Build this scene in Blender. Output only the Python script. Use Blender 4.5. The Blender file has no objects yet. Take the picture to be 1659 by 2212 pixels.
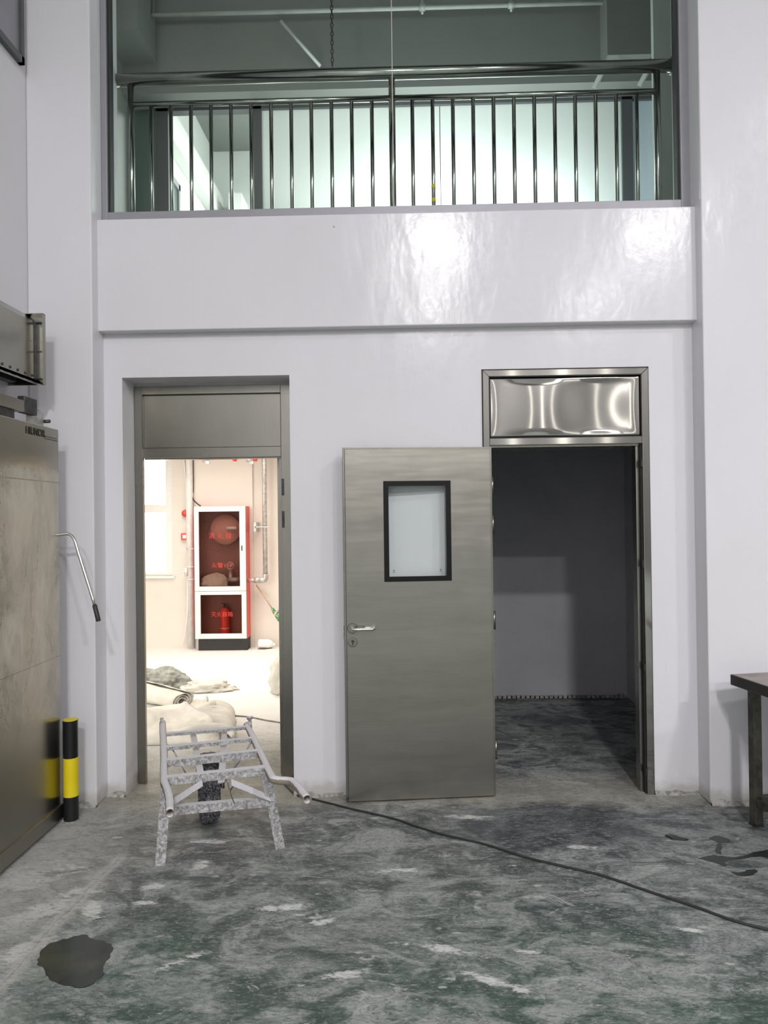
import bpy, bmesh, math, random
from mathutils import Vector, Matrix, noise
random.seed(7)
S = bpy.context.scene
COL = S.collection

# ------------------------------------------------------------------ camera
W, H, F = 1659.0, 2212.0, 1560.0
CAM = Vector((0.0, 0.0, 1.67))
YAW, PITCH, ROLL = math.atan(36.5 / F), 0.0075, 0.0125
fwd = Vector((-math.sin(YAW) * math.cos(PITCH), math.cos(YAW) * math.cos(PITCH), math.sin(PITCH)))
r0 = Vector((math.cos(YAW), math.sin(YAW), 0.0))
u0 = r0.cross(fwd)
RT = math.cos(ROLL) * r0 - math.sin(ROLL) * u0
UP = math.sin(ROLL) * r0 + math.cos(ROLL) * u0
cd = bpy.data.cameras.new('camera')
cam = bpy.data.objects.new('camera', cd)
COL.objects.link(cam)
cd.sensor_fit = 'VERTICAL'
cd.sensor_height = 36.0
cd.lens = 36.0 * F / H
cd.clip_start = 0.02
cam.matrix_world = Matrix(((RT.x, UP.x, -fwd.x, CAM.x), (RT.y, UP.y, -fwd.y, CAM.y), (RT.z, UP.z, -fwd.z, CAM.z), (0, 0, 0, 1)))
S.camera = cam

# ------------------------------------------------------------------ view, world
S.view_settings.view_transform = 'Standard'
S.view_settings.look = 'None'
S.view_settings.gamma = 1.0
S.view_settings.use_curve_mapping = False
S.view_settings.exposure = 0.0
S.cycles.max_bounces = 8
S.cycles.diffuse_bounces = 4
S.cycles.transparent_max_bounces = 12
S.cycles.sample_clamp_indirect = 6.0
S.cycles.use_denoising = True
world = bpy.data.worlds.new('daylight')
S.world = world
world.use_nodes = True
world.node_tree.nodes['Background'].inputs[0].default_value = (1.0, 0.97, 0.92, 1)
world.node_tree.nodes['Background'].inputs[1].default_value = 4.5

HALL_LAMP_W = 455.0
LAMPS = [(0.78, -6.4), (5.2, -6.2), (0.9, -11.0), (5.3, -11.0), (6.2, -1.8)]
LAMP_Z = 7.45


def area(name, loc, size, power, color=(1, 1, 1), rot=(0, 0, 0), shape='DISK', size_y=None):
    l = bpy.data.lights.new(name, 'AREA')
    l.shape = shape
    l.size = size
    if size_y:
        l.size_y = size_y
    l.energy = power
    l.color = color
    o = bpy.data.objects.new(name, l)
    o.location = loc
    o.rotation_euler = rot
    COL.objects.link(o)
    return o


for (lx, ly) in LAMPS:
    area('hall_lamp_light', (lx, ly, LAMP_Z - 0.02), 0.62, HALL_LAMP_W * (0.35 if ly > -3 else 1.2 if lx < 1 else 0.88), (1.0, 0.985, 1.0))
lrl = area('loading_room_fill', (-2.1, 7.9, 3.02), 2.2, 60, (1.0, 0.93, 0.85), shape='RECTANGLE', size_y=1.6)  # unseen fill added to carry the room's daylight, not a ceiling lamp
lrl.data.spread = math.radians(125)
area('upstairs_work_light', (0.32, 7.1, 4.45), 0.3, 48, (0.95, 1.0, 0.98), rot=(math.radians(125), 0, 0))
area('upstairs_corridor_light', (0.9, 9.4, 6.85), 1.6, 600, (0.98, 1.0, 0.985), shape='RECTANGLE', size_y=0.6)


area('upstairs_side_fill', (1.45, 6.85, 4.35), 0.25, 24, (0.93, 0.98, 1.0), rot=(math.radians(120), 0, 0))  # unseen fill added to brighten the right panels and the pier
sl = bpy.data.lights.new('upstairs_glow_spot', 'SPOT')  # hidden spot added for the pale glow on the left panel
sl.energy = 42; sl.spot_size = math.radians(62); sl.spot_blend = 1.0; sl.color = (1.0, 1.0, 0.93); sl.shadow_soft_size = 0.08
so = bpy.data.objects.new('upstairs_glow_spot', sl)
COL.objects.link(so)
so.location = (-0.95, 6.5, 4.2)
so.rotation_euler = Vector((0.05, 1.16, 1.55)).to_track_quat('-Z', 'Y').to_euler()

# ------------------------------------------------------------------ pixel geometry (frame 1659 x 2212)
def ray(px, py):
    return fwd * F + RT * (px - W / 2) - UP * (py - H / 2)


def at(px, py, Y):
    d = ray(px, py)
    return CAM + d * (Y / d.y)


def atx(px, py, X):
    d = ray(px, py)
    return CAM + d * (X / d.x)


def atz(px, py, Z=0.0):
    d = ray(px, py)
    return CAM + d * ((Z - CAM.z) / d.z)


# ------------------------------------------------------------------ mesh helpers
def empty(name, loc):
    o = bpy.data.objects.new(name, None)
    o.empty_display_size = 0.1
    o.location = loc
    COL.objects.link(o)
    return o


def tag(o, label=None, cat=None, group=None, kind=None):
    if label: o['label'] = label
    if cat: o['category'] = cat
    if group: o['group'] = group
    if kind: o['kind'] = kind
    return o


def rooted(o):
    m = Matrix.Translation(o.location)
    p = o
    while p.parent:
        p = p.parent
        m = Matrix.Translation(p.location) @ m
    return m


def obj(name, bm, mat, parent=None, smooth=False, bevel=0.0, label=None):
    me = bpy.data.meshes.new(name)
    bmesh.ops.recalc_face_normals(bm, faces=bm.faces)
    bm.to_mesh(me)
    bm.free()
    if smooth:
        for p in me.polygons: p.use_smooth = True
    me.materials.append(mat)
    o = bpy.data.objects.new(name, me)
    COL.objects.link(o)
    if parent is not None:
        o.parent = parent
        # meshes are written in world coordinates: undo the Empty's own place
        root = parent
        while root.parent: root = root.parent
        if parent is root and parent.type == 'EMPTY':
            o.matrix_parent_inverse = Matrix.Translation(-parent.location)
    if bevel:
        m = o.modifiers.new('bevel', 'BEVEL')
        m.width = bevel
        m.segments = 2
        m.limit_method = 'ANGLE'
        m.angle_limit = math.radians(40)
    if smooth == 'auto':
        pass
    if label: o['label'] = label
    return o


def B(*boxes):
    bm = bmesh.new()
    for b in boxes: box(bm, *b)
    return bm


def box(bm, x0, x1, y0, y1, z0, z1):
    if x0 > x1: x0, x1 = x1, x0
    if y0 > y1: y0, y1 = y1, y0
    if z0 > z1: z0, z1 = z1, z0
    v = [bm.verts.new(c) for c in ((x0, y0, z0), (x1, y0, z0), (x1, y1, z0), (x0, y1, z0), (x0, y0, z1), (x1, y0, z1), (x1, y1, z1), (x0, y1, z1))]
    for f in ((0, 3, 2, 1), (4, 5, 6, 7), (0, 1, 5, 4), (1, 2, 6, 5), (2, 3, 7, 6), (3, 0, 4, 7)):
        bm.faces.new([v[i] for i in f])
    return v


def bar(bm, a, b, w, t, side=Vector((0, 0, 1))):
    """rectangular bar from a to b; w across 'side', t along the other normal"""
    a, b = Vector(a), Vector(b)
    d = (b - a).normalized()
    s = (side - d * side.dot(d)).normalized()
    n = d.cross(s)
    vs = []
    for p in (a, b):
        for (i, j) in ((-1, -1), (1, -1), (1, 1), (-1, 1)):
            vs.append(bm.verts.new(p + s * (w / 2 * i) + n * (t / 2 * j)))
    for f in ((0, 3, 2, 1), (4, 5, 6, 7), (0, 1, 5, 4), (1, 2, 6, 5), (2, 3, 7, 6), (3, 0, 4, 7)):
        bm.faces.new([vs[i] for i in f])


def smooth_path(pts, n=6):
    pts = [Vector(p) for p in pts]
    out = []
    for i in range(len(pts) - 1):
        p0 = pts[max(i - 1, 0)]; p1 = pts[i]; p2 = pts[i + 1]; p3 = pts[min(i + 2, len(pts) - 1)]
        for k in range(n):
            t = k / n
            out.append(0.5 * ((2 * p1) + (p2 - p0) * t + (2 * p0 - 5 * p1 + 4 * p2 - p3) * t * t + (3 * p1 - p0 - 3 * p2 + p3) * t ** 3))
    out.append(pts[-1])
    return out


def tube(bm, pts, r, n=14, caps=True):
    pts = [Vector(p) for p in pts]
    rs = r if isinstance(r, (list, tuple)) else [r] * len(pts)
    prev = None
    rings = []
    for i, p in enumerate(pts):
        if i == 0: d = pts[1] - p
        elif i == len(pts) - 1: d = p - pts[-2]
        else: d = (pts[i + 1] - p).normalized() + (p - pts[i - 1]).normalized()
        d = d.normalized()
        if prev is None:
            ref = Vector((0, 0, 1)) if abs(d.z) < 0.9 else Vector((1, 0, 0))
            s = (ref - d * ref.dot(d)).normalized()
        else:
            s = (prev - d * prev.dot(d)).normalized()
        prev = s
        t = d.cross(s)
        rings.append([bm.verts.new(p + (s * math.cos(2 * math.pi * k / n) + t * math.sin(2 * math.pi * k / n)) * rs[i]) for k in range(n)])
    for i in range(len(rings) - 1):
        for k in range(n):
            f = bm.faces.new((rings[i][k], rings[i][(k + 1) % n], rings[i + 1][(k + 1) % n], rings[i + 1][k]))
            f.smooth = True
    if caps:
        bm.faces.new(rings[0][::-1])
        bm.faces.new(rings[-1])
    return rings


def pipe_open(bm, pts, r, t=0.003, n=18):
    """tube with an open, hollow near end"""
    outer = tube(bm, pts, r, n, caps=False)
    inner = tube(bm, pts, r - t, n, caps=False)
    for e in (0, -1):
        for k in range(n):
            bm.faces.new((outer[e][k], outer[e][(k + 1) % n], inner[e][(k + 1) % n], inner[e][k]))


def lathe(bm, c, axis, prof, n=32):
    """prof: list of (distance along axis, radius)"""
    axis = Vector(axis).normalized()
    ref = Vector((0, 0, 1)) if abs(axis.z) < 0.9 else Vector((1, 0, 0))
    s = (ref - axis * ref.dot(axis)).normalized()
    t = axis.cross(s)
    c = Vector(c)
    rings = []
    for (a, r) in prof:
        if r < 1e-5:
            rings.append([bm.verts.new(c + axis * a)])
        else:
            rings.append([bm.verts.new(c + axis * a + (s * math.cos(2 * math.pi * k / n) + t * math.sin(2 * math.pi * k / n)) * r) for k in range(n)])
    for i in range(len(rings) - 1):
        A, C = rings[i], rings[i + 1]
        for k in range(n):
            k2 = (k + 1) % n
            if len(A) == 1 and len(C) == 1: continue
            if len(A) == 1: f = bm.faces.new((A[0], C[k2], C[k]))
            elif len(C) == 1: f = bm.faces.new((A[k], A[k2], C[0]))
            else: f = bm.faces.new((A[k], A[k2], C[k2], C[k]))
    return rings


def prism(bm, poly, off):
    off = Vector(off)
    a = [bm.verts.new(Vector(p)) for p in poly]
    b = [bm.verts.new(Vector(p) + off) for p in poly]
    bm.faces.new(a)
    bm.faces.new(b[::-1])
    for i in range(len(a)):
        j = (i + 1) % len(a)
        bm.faces.new((a[i], a[j], b[j], b[i]))


def text(name, body, loc, size, mat, parent, xdir, ydir, sx=1.0, ext=0.0008):
    c = bpy.data.curves.new(name, 'FONT')
    c.body = body
    c.size = size
    c.extrude = ext
    c.align_x = 'CENTER'
    c.align_y = 'CENTER'
    c.materials.append(mat)
    o = bpy.data.objects.new(name, c)
    COL.objects.link(o)
    x, y = Vector(xdir), Vector(ydir)
    z = x.cross(y)
    m = Matrix(((x.x * sx, y.x, z.x, loc[0]), (x.y * sx, y.y, z.y, loc[1]), (x.z * sx, y.z, z.z, loc[2]), (0, 0, 0, 1)))
    o.parent = parent
    root = parent
    while root.parent: root = root.parent
    if root.type == 'EMPTY':
        m = Matrix.Translation(-root.location) @ m
    o.matrix_local = m
    bpy.context.view_layer.update()
    me = bpy.data.meshes.new_from_object(o.evaluated_get(bpy.context.evaluated_depsgraph_get()))
    me.name = name
    n = bpy.data.objects.new(name, me)
    bpy.data.objects.remove(o)
    COL.objects.link(n)
    n.name = name
    n.parent = parent
    n.matrix_local = m
    return n


# ------------------------------------------------------------------ node helper
class V:
    def __init__(s, t, sock): s.t, s.s = t, sock
    def _m(s, op, o=None, rev=False, clamp=False):
        n = s.t.nodes.new('ShaderNodeMath'); n.operation = op; n.use_clamp = clamp
        ops = [s, o] if not rev else [o, s]
        for i, x in enumerate(ops):
            if x is None: continue
            if isinstance(x, V): s.t.links.new(x.s, n.inputs[i])
            else: n.inputs[i].default_value = x
        return V(s.t, n.outputs[0])
    def __add__(s, o): return s._m('ADD', o)
    def __sub__(s, o): return s._m('SUBTRACT', o)
    def __rsub__(s, o): return s._m('SUBTRACT', o, True)
    def __mul__(s, o): return s._m('MULTIPLY', o)
    def __truediv__(s, o): return s._m('DIVIDE', o)
    __radd__ = __add__
    __rmul__ = __mul__
    def mx(s, o): return s._m('MAXIMUM', o)
    def mn(s, o): return s._m('MINIMUM', o)
    def abs(s): return s._m('ABSOLUTE')
    def sqrt(s): return s._m('SQRT')
    def clamp(s): return s._m('ADD', 0.0, clamp=True)
    def step(s, lo, hi, a=0.0, b=1.0):
        n = s.t.nodes.new('ShaderNodeMapRange'); n.interpolation_type = 'SMOOTHSTEP'
        s.t.links.new(s.s, n.inputs[0])
        n.inputs[1].default_value = lo; n.inputs[2].default_value = hi
        n.inputs[3].default_value = a; n.inputs[4].default_value = b
        return V(s.t, n.outputs[0])


class Mat:
    def __init__(s, name):
        s.m = bpy.data.materials.new(name); s.m.use_nodes = True
        s.t = s.m.node_tree; s.b = s.t.nodes['Principled BSDF']
        tc = s.t.nodes.new('ShaderNodeTexCoord'); s.tc = tc
        s.pos = tc.outputs['Object']
        sep = s.t.nodes.new('ShaderNodeSeparateXYZ'); s.t.links.new(s.pos, sep.inputs[0])
        s.x, s.y, s.z = (V(s.t, sep.outputs[i]) for i in range(3))
    def mapped(s, scale, rot=(0, 0, 0), loc=(0, 0, 0)):
        n = s.t.nodes.new('ShaderNodeMapping'); s.t.links.new(s.pos, n.inputs[0])
        n.inputs['Scale'].default_value = scale; n.inputs['Rotation'].default_value = rot; n.inputs['Location'].default_value = loc
        return n.outputs[0]
    def noise(s, sc, detail=4, rough=0.5, dist=0.0, vec=None):
        n = s.t.nodes.new('ShaderNodeTexNoise'); s.t.links.new(vec or s.pos, n.inputs['Vector'])
        n.inputs['Scale'].default_value = sc; n.inputs['Detail'].default_value = detail
        n.inputs['Roughness'].default_value = rough; n.inputs['Distortion'].default_value = dist
        return V(s.t, n.outputs['Fac'])
    def voro(s, sc, vec=None, feature='F1'):
        n = s.t.nodes.new('ShaderNodeTexVoronoi'); n.feature = feature
        s.t.links.new(vec or s.pos, n.inputs['Vector']); n.inputs['Scale'].default_value = sc
        return V(s.t, n.outputs['Distance'])
    def mix(s, f, a, b):
        n = s.t.nodes.new('ShaderNodeMix'); n.data_type = 'RGBA'
        for i, x in ((0, f), (6, a), (7, b)):
            if isinstance(x, V): s.t.links.new(x.s, n.inputs[i])
            elif isinstance(x, tuple): n.inputs[i].default_value = (*x, 1) if len(x) == 3 else x
            else: n.inputs[i].default_value = x
        return V(s.t, n.outputs[2])
    def set(s, **k):
        names = dict(color='Base Color', rough='Roughness', metal='Metallic', spec='Specular IOR Level', alpha='Alpha', coat='Coat Weight', coatr='Coat Roughness',
                     emit='Emission Color', emits='Emission Strength', trans='Transmission Weight', aniso='Anisotropic', ior='IOR', sub='Subsurface Weight')
        for a, v in k.items():
            i = s.b.inputs[names[a]]
            if isinstance(v, V): s.t.links.new(v.s, i)
            elif isinstance(v, tuple): i.default_value = (*v, 1) if len(v) == 3 else v
            else: i.default_value = v
        return s
    def bump(s, h, strength=0.2, dist=0.01):
        n = s.t.nodes.new('ShaderNodeBump'); s.t.links.new(h.s, n.inputs['Height'])
        n.inputs['Strength'].default_value = strength; n.inputs['Distance'].default_value = dist
        s.t.links.new(n.outputs[0], s.b.inputs['Normal'])
        return s


def plain(name, color, rough=0.5, metal=0.0, nz=0.0, sc=8.0, bump=0.0, **k):
    m = Mat(name)
    if nz:
        n = m.noise(sc, 6, 0.6)
        c2 = tuple(c * (1 - nz) for c in color)
        m.set(color=m.mix(n.step(0.35, 0.65), color, c2), rough=rough, metal=metal, **k)
        if bump: m.bump(n, bump, 0.01)
    else:
        m.set(color=color, rough=rough, metal=metal, **k)
    return m.m


# ------------------------------------------------------------------ materials
def wall_paint(name, col, rough=0.2, dirt=True):
    m = Mat(name)
    big = m.noise(0.9, 3, 0.5)
    fine = m.noise(28, 5, 0.6)
    mid = m.noise(5.5, 3, 0.5, vec=m.mapped((1, 1, 0.45)))
    c = m.mix(big.step(0.3, 0.7), col, tuple(x * 0.965 for x in col))
    # grime and flaking along the foot of the wall
    edge = m.noise(9, 6, 0.65) * 0.16
    foot = (m.z - edge).step(-0.06, 0.03, 1.0, 0.0)
    c = m.mix(foot * 0.65, c, (0.42, 0.40, 0.35))
    spot = m.voro(2.2).step(0.010, 0.018, 1.0, 0.0)
    c = m.mix(spot * 0.6, c, (0.3, 0.29, 0.28))
    m.set(color=c, rough=(fine.step(0.3, 0.8, rough * 0.85, rough * 1.25)), spec=0.27)
    m.bump(mid * 1.0 + fine * 0.09 + m.noise(90, 2) * 0.02, 0.20, 0.02)
    return m.m


M = {}
M['wall'] = wall_paint('white gloss wall paint', (0.80, 0.785, 0.815), 0.18)
M['wall_up'] = plain('upper room paint', (0.23, 0.243, 0.232), 0.5, nz=0.05, sc=1.5)
M['wall_warm'] = plain('warm plaster', (0.76, 0.70, 0.635), 0.7, nz=0.04, sc=2)
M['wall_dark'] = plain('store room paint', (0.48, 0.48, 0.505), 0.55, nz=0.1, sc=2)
M['hall'] = plain('hall paint', (0.21, 0.207, 0.205), 0.5, nz=0.06, sc=1)  # unseen hall walls kept dark so the steel reflects a dimmer room
M['pier'] = plain('pale pier paint', (0.50, 0.52, 0.50), 0.5, nz=0.04)
M['corridor_lit'] = plain('corridor paint', (0.80, 0.81, 0.79), 0.5, nz=0.03)  # upper room paint lightened so the space beyond the opening looks lit
M['ceil'] = plain('ceiling paint', (0.72, 0.72, 0.72), 0.7, nz=0.05, sc=1)


def steel(name, col, r0_, r1_, direction='h', wave=0.0):
    m = Mat(name)
    sc = (1.2, 1.2, 60) if direction == 'h' else (60, 60, 1.2)
    br = m.noise(6, 3, 0.6, vec=m.mapped(sc))
    big = m.noise(2.2, 3, 0.5, vec=m.mapped((0.35, 0.35, 2.2) if direction == 'h' else (2.2, 2.2, 0.35)))
    sm = m.noise(7, 5, 0.6)
    c = m.mix(br.step(0.3, 0.7) * 0.5 + big.step(0.3, 0.7) * 0.5, col, tuple(x * 0.88 for x in col))
    m.set(color=c, metal=1.0, rough=sm.step(0.2, 0.8, r0_, r1_))
    h = big * wave
    m.bump(h, 0.35, 0.02)
    return m.m


M['steel'] = steel('brushed stainless steel', (0.365, 0.35, 0.31), 0.27, 0.33, 'h', 0.6)
M['steel_v'] = steel('brushed stainless steel upright', (0.335, 0.325, 0.285), 0.24, 0.28, 'v', 0.25)
M['mirror'] = plain('polished stainless sheet', (0.40, 0.385, 0.36), 0.07, 1.0, nz=0.05, sc=3)
M['rail'] = plain('polished tube steel', (0.50, 0.50, 0.47), 0.16, 1.0, nz=0.1, sc=12)
M['chrome'] = plain('satin chrome', (0.78, 0.77, 0.74), 0.2, 1.0)
M['darksteel'] = plain('dark steel', (0.10, 0.10, 0.10), 0.45, 0.7, nz=0.4, sc=30)
M['seam'] = plain('dark rubber seam', (0.02, 0.02, 0.02), 0.6)
M['black'] = plain('black gloss surround', (0.008, 0.008, 0.008), 0.3, spec=0.25)
M['alu'] = plain('grey window aluminium', (0.34, 0.335, 0.36), 0.4, 0.2, nz=0.05)
M['aludark'] = plain('dark grey partition frame', (0.10, 0.105, 0.11), 0.4, 0.2)
M['caulk'] = plain('cream sealant', (0.62, 0.585, 0.52), 0.6, nz=0.1)
M['frost'] = plain('white insulated partition panel', (0.84, 0.90, 0.87), 0.32, nz=0.02, sc=2)
M['frostblue'] = plain('pale blue partition panel', (0.66, 0.78, 0.84), 0.35)
M['greenpanel'] = plain('green tinted board', (0.12, 0.17, 0.15), 0.4)
M['pipe_white'] = plain('white painted pipe', (0.78, 0.76, 0.72), 0.5, nz=0.12, sc=14)
M['pipe_up'] = plain('white sprinkler pipe', (0.52, 0.55, 0.53), 0.45, nz=0.1)
M['galv'] = plain('galvanised pipe', (0.62, 0.60, 0.57), 0.42, 0.55, nz=0.3, sc=22)
M['red'] = plain('red enamel', (0.72, 0.06, 0.045), 0.35)
M['redletter'] = plain('red vinyl lettering', (0.55, 0.025, 0.015), 0.5)
M['darkred'] = plain('cabinet inside', (0.30, 0.145, 0.12), 0.6)
M['salmon'] = plain('faded red hose disc', (0.56, 0.30, 0.25), 0.4)
M['white'] = plain('white aluminium frame', (0.80, 0.785, 0.75), 0.4, nz=0.06, sc=40)
M['canvas'] = plain('off white fabric', (0.67, 0.635, 0.56), 0.85, nz=0.10, sc=9, bump=0.25)
M['canvas_dark'] = plain('dirty fabric edge', (0.34, 0.31, 0.27), 0.9, nz=0.5, sc=40)
M['greycloth'] = plain('grey green rag cloth', (0.36, 0.37, 0.33), 0.9, nz=0.35, sc=20)
M['jug'] = plain('milky plastic', (0.85, 0.84, 0.80), 0.35)
M['wood'] = plain('pale wooden stick', (0.60, 0.45, 0.28), 0.6, nz=0.15, sc=20)
M['yellow'] = plain('yellow enamel', (0.83, 0.66, 0.012), 0.35, nz=0.05)
M['blackpaint'] = plain('black enamel', (0.012, 0.012, 0.013), 0.25)
M['cable'] = plain('black cable', (0.03, 0.03, 0.03), 0.5)
M['brown'] = plain('brown scrap', (0.12, 0.07, 0.05), 0.8)
M['letter'] = plain('dark lettering', (0.045, 0.04, 0.035), 0.5)
M['lamp'] = Mat('lamp lens').set(color=(1, 1, 1), emit=(1, 1, 1), emits=12.0).m


def banded():
    m = Mat('green banded broom head')
    n = m.noise(38, 2, 0.5)
    m.set(color=m.mix(n.step(0.5, 0.54), (0.02, 0.22, 0.10), (0.62, 0.52, 0.25)), rough=0.6)
    return m.m


M['broomgreen'] = banded()


def glass(name, tint, refl=0.10, rough=0.0):
    m = Mat(name)
    t = m.t
    tr = t.nodes.new('ShaderNodeBsdfTransparent'); tr.inputs[0].default_value = (*tint, 1)
    gl = t.nodes.new('ShaderNodeBsdfGlossy'); gl.inputs['Roughness'].default_value = rough
    fr = t.nodes.new('ShaderNodeLayerWeight'); fr.inputs[0].default_value = refl
    mx = t.nodes.new('ShaderNodeMixShader')
    t.links.new(fr.outputs['Fresnel'], mx.inputs[0])
    t.links.new(tr.outputs[0], mx.inputs[1]); t.links.new(gl.outputs[0], mx.inputs[2])
    t.links.new(mx.outputs[0], t.nodes['Material Output'].inputs[0])
    return m.m


M['glass'] = glass('green tinted pane', (0.92, 0.95, 0.935), 0.12)
M['glass_door'] = glass('clear pane', (0.955, 0.975, 0.965), 0.10)
M['glass_cab'] = glass('brown tinted pane', (0.80, 0.72, 0.69), 0.10)


def dusty(name, base, amount, tex=55):
    m = Mat(name)
    g = m.t.nodes.new('ShaderNodeNewGeometry')
    sep = m.t.nodes.new('ShaderNodeSeparateXYZ'); m.t.links.new(g.outputs['Normal'], sep.inputs[0])
    nz = V(m.t, sep.outputs[2])
    n = m.noise(tex, 8, 0.7, 0.6)
    n2 = m.noise(tex * 3.5, 6, 0.7, 1.2)
    f = ((nz.step(0.3, 0.8) * 0.55) + n * 0.8 + n2 * 0.35 + amount).step(0.62, 0.95)
    m.set(color=m.mix(f, base, (0.78, 0.765, 0.79)), rough=0.85, metal=0.0)
    m.bump(n + n2 * 0.6, 0.7, 0.006)
    return m.m


M['plastered'] = dusty('plaster spattered steel', (0.20, 0.195, 0.18), 0.19)
M['handle'] = dusty('plaster spattered pipe', (0.30, 0.25, 0.20), 0.0, 30)


def tyre_mat():
    m = Mat('dusty tyre rubber')
    n = m.noise(55, 4, 0.6, 2.5)
    m.set(color=m.mix(n.step(0.46, 0.60), (0.05, 0.05, 0.06), (0.36, 0.35, 0.37)), rough=0.8)
    m.bump(n, 0.9, 0.01)
    return m.m


M['tyre'] = tyre_mat()


def mottled_steel():
    m = Mat('cloudy protective film on stainless steel')
    a = m.noise(3.0, 6, 0.65, 1.2, vec=m.mapped((1, 1.2, 0.55)))
    b = m.noise(9.0, 6, 0.65, 1.0, vec=m.mapped((1, 1, 0.4)))
    film = ((2.28 - 0.0) - m.z).step(0.30, 0.36) * (m.z - 0.62).step(-0.25, 0.45)
    f = ((a * 0.65 + b * 0.35).step(0.36, 0.62)) * film
    c = m.mix(f, (0.34, 0.33, 0.295), (0.66, 0.645, 0.57))
    m.set(color=c, metal=(1.0 - film * 0.5), rough=(f.step(0.0, 1.0, 0.24, 0.42)))
    m.bump(m.noise(1.1, 2, 0.5) * 1.5 + b * 0.05, 0.3, 0.02)
    return m.m


M['film'] = mottled_steel()


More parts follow.
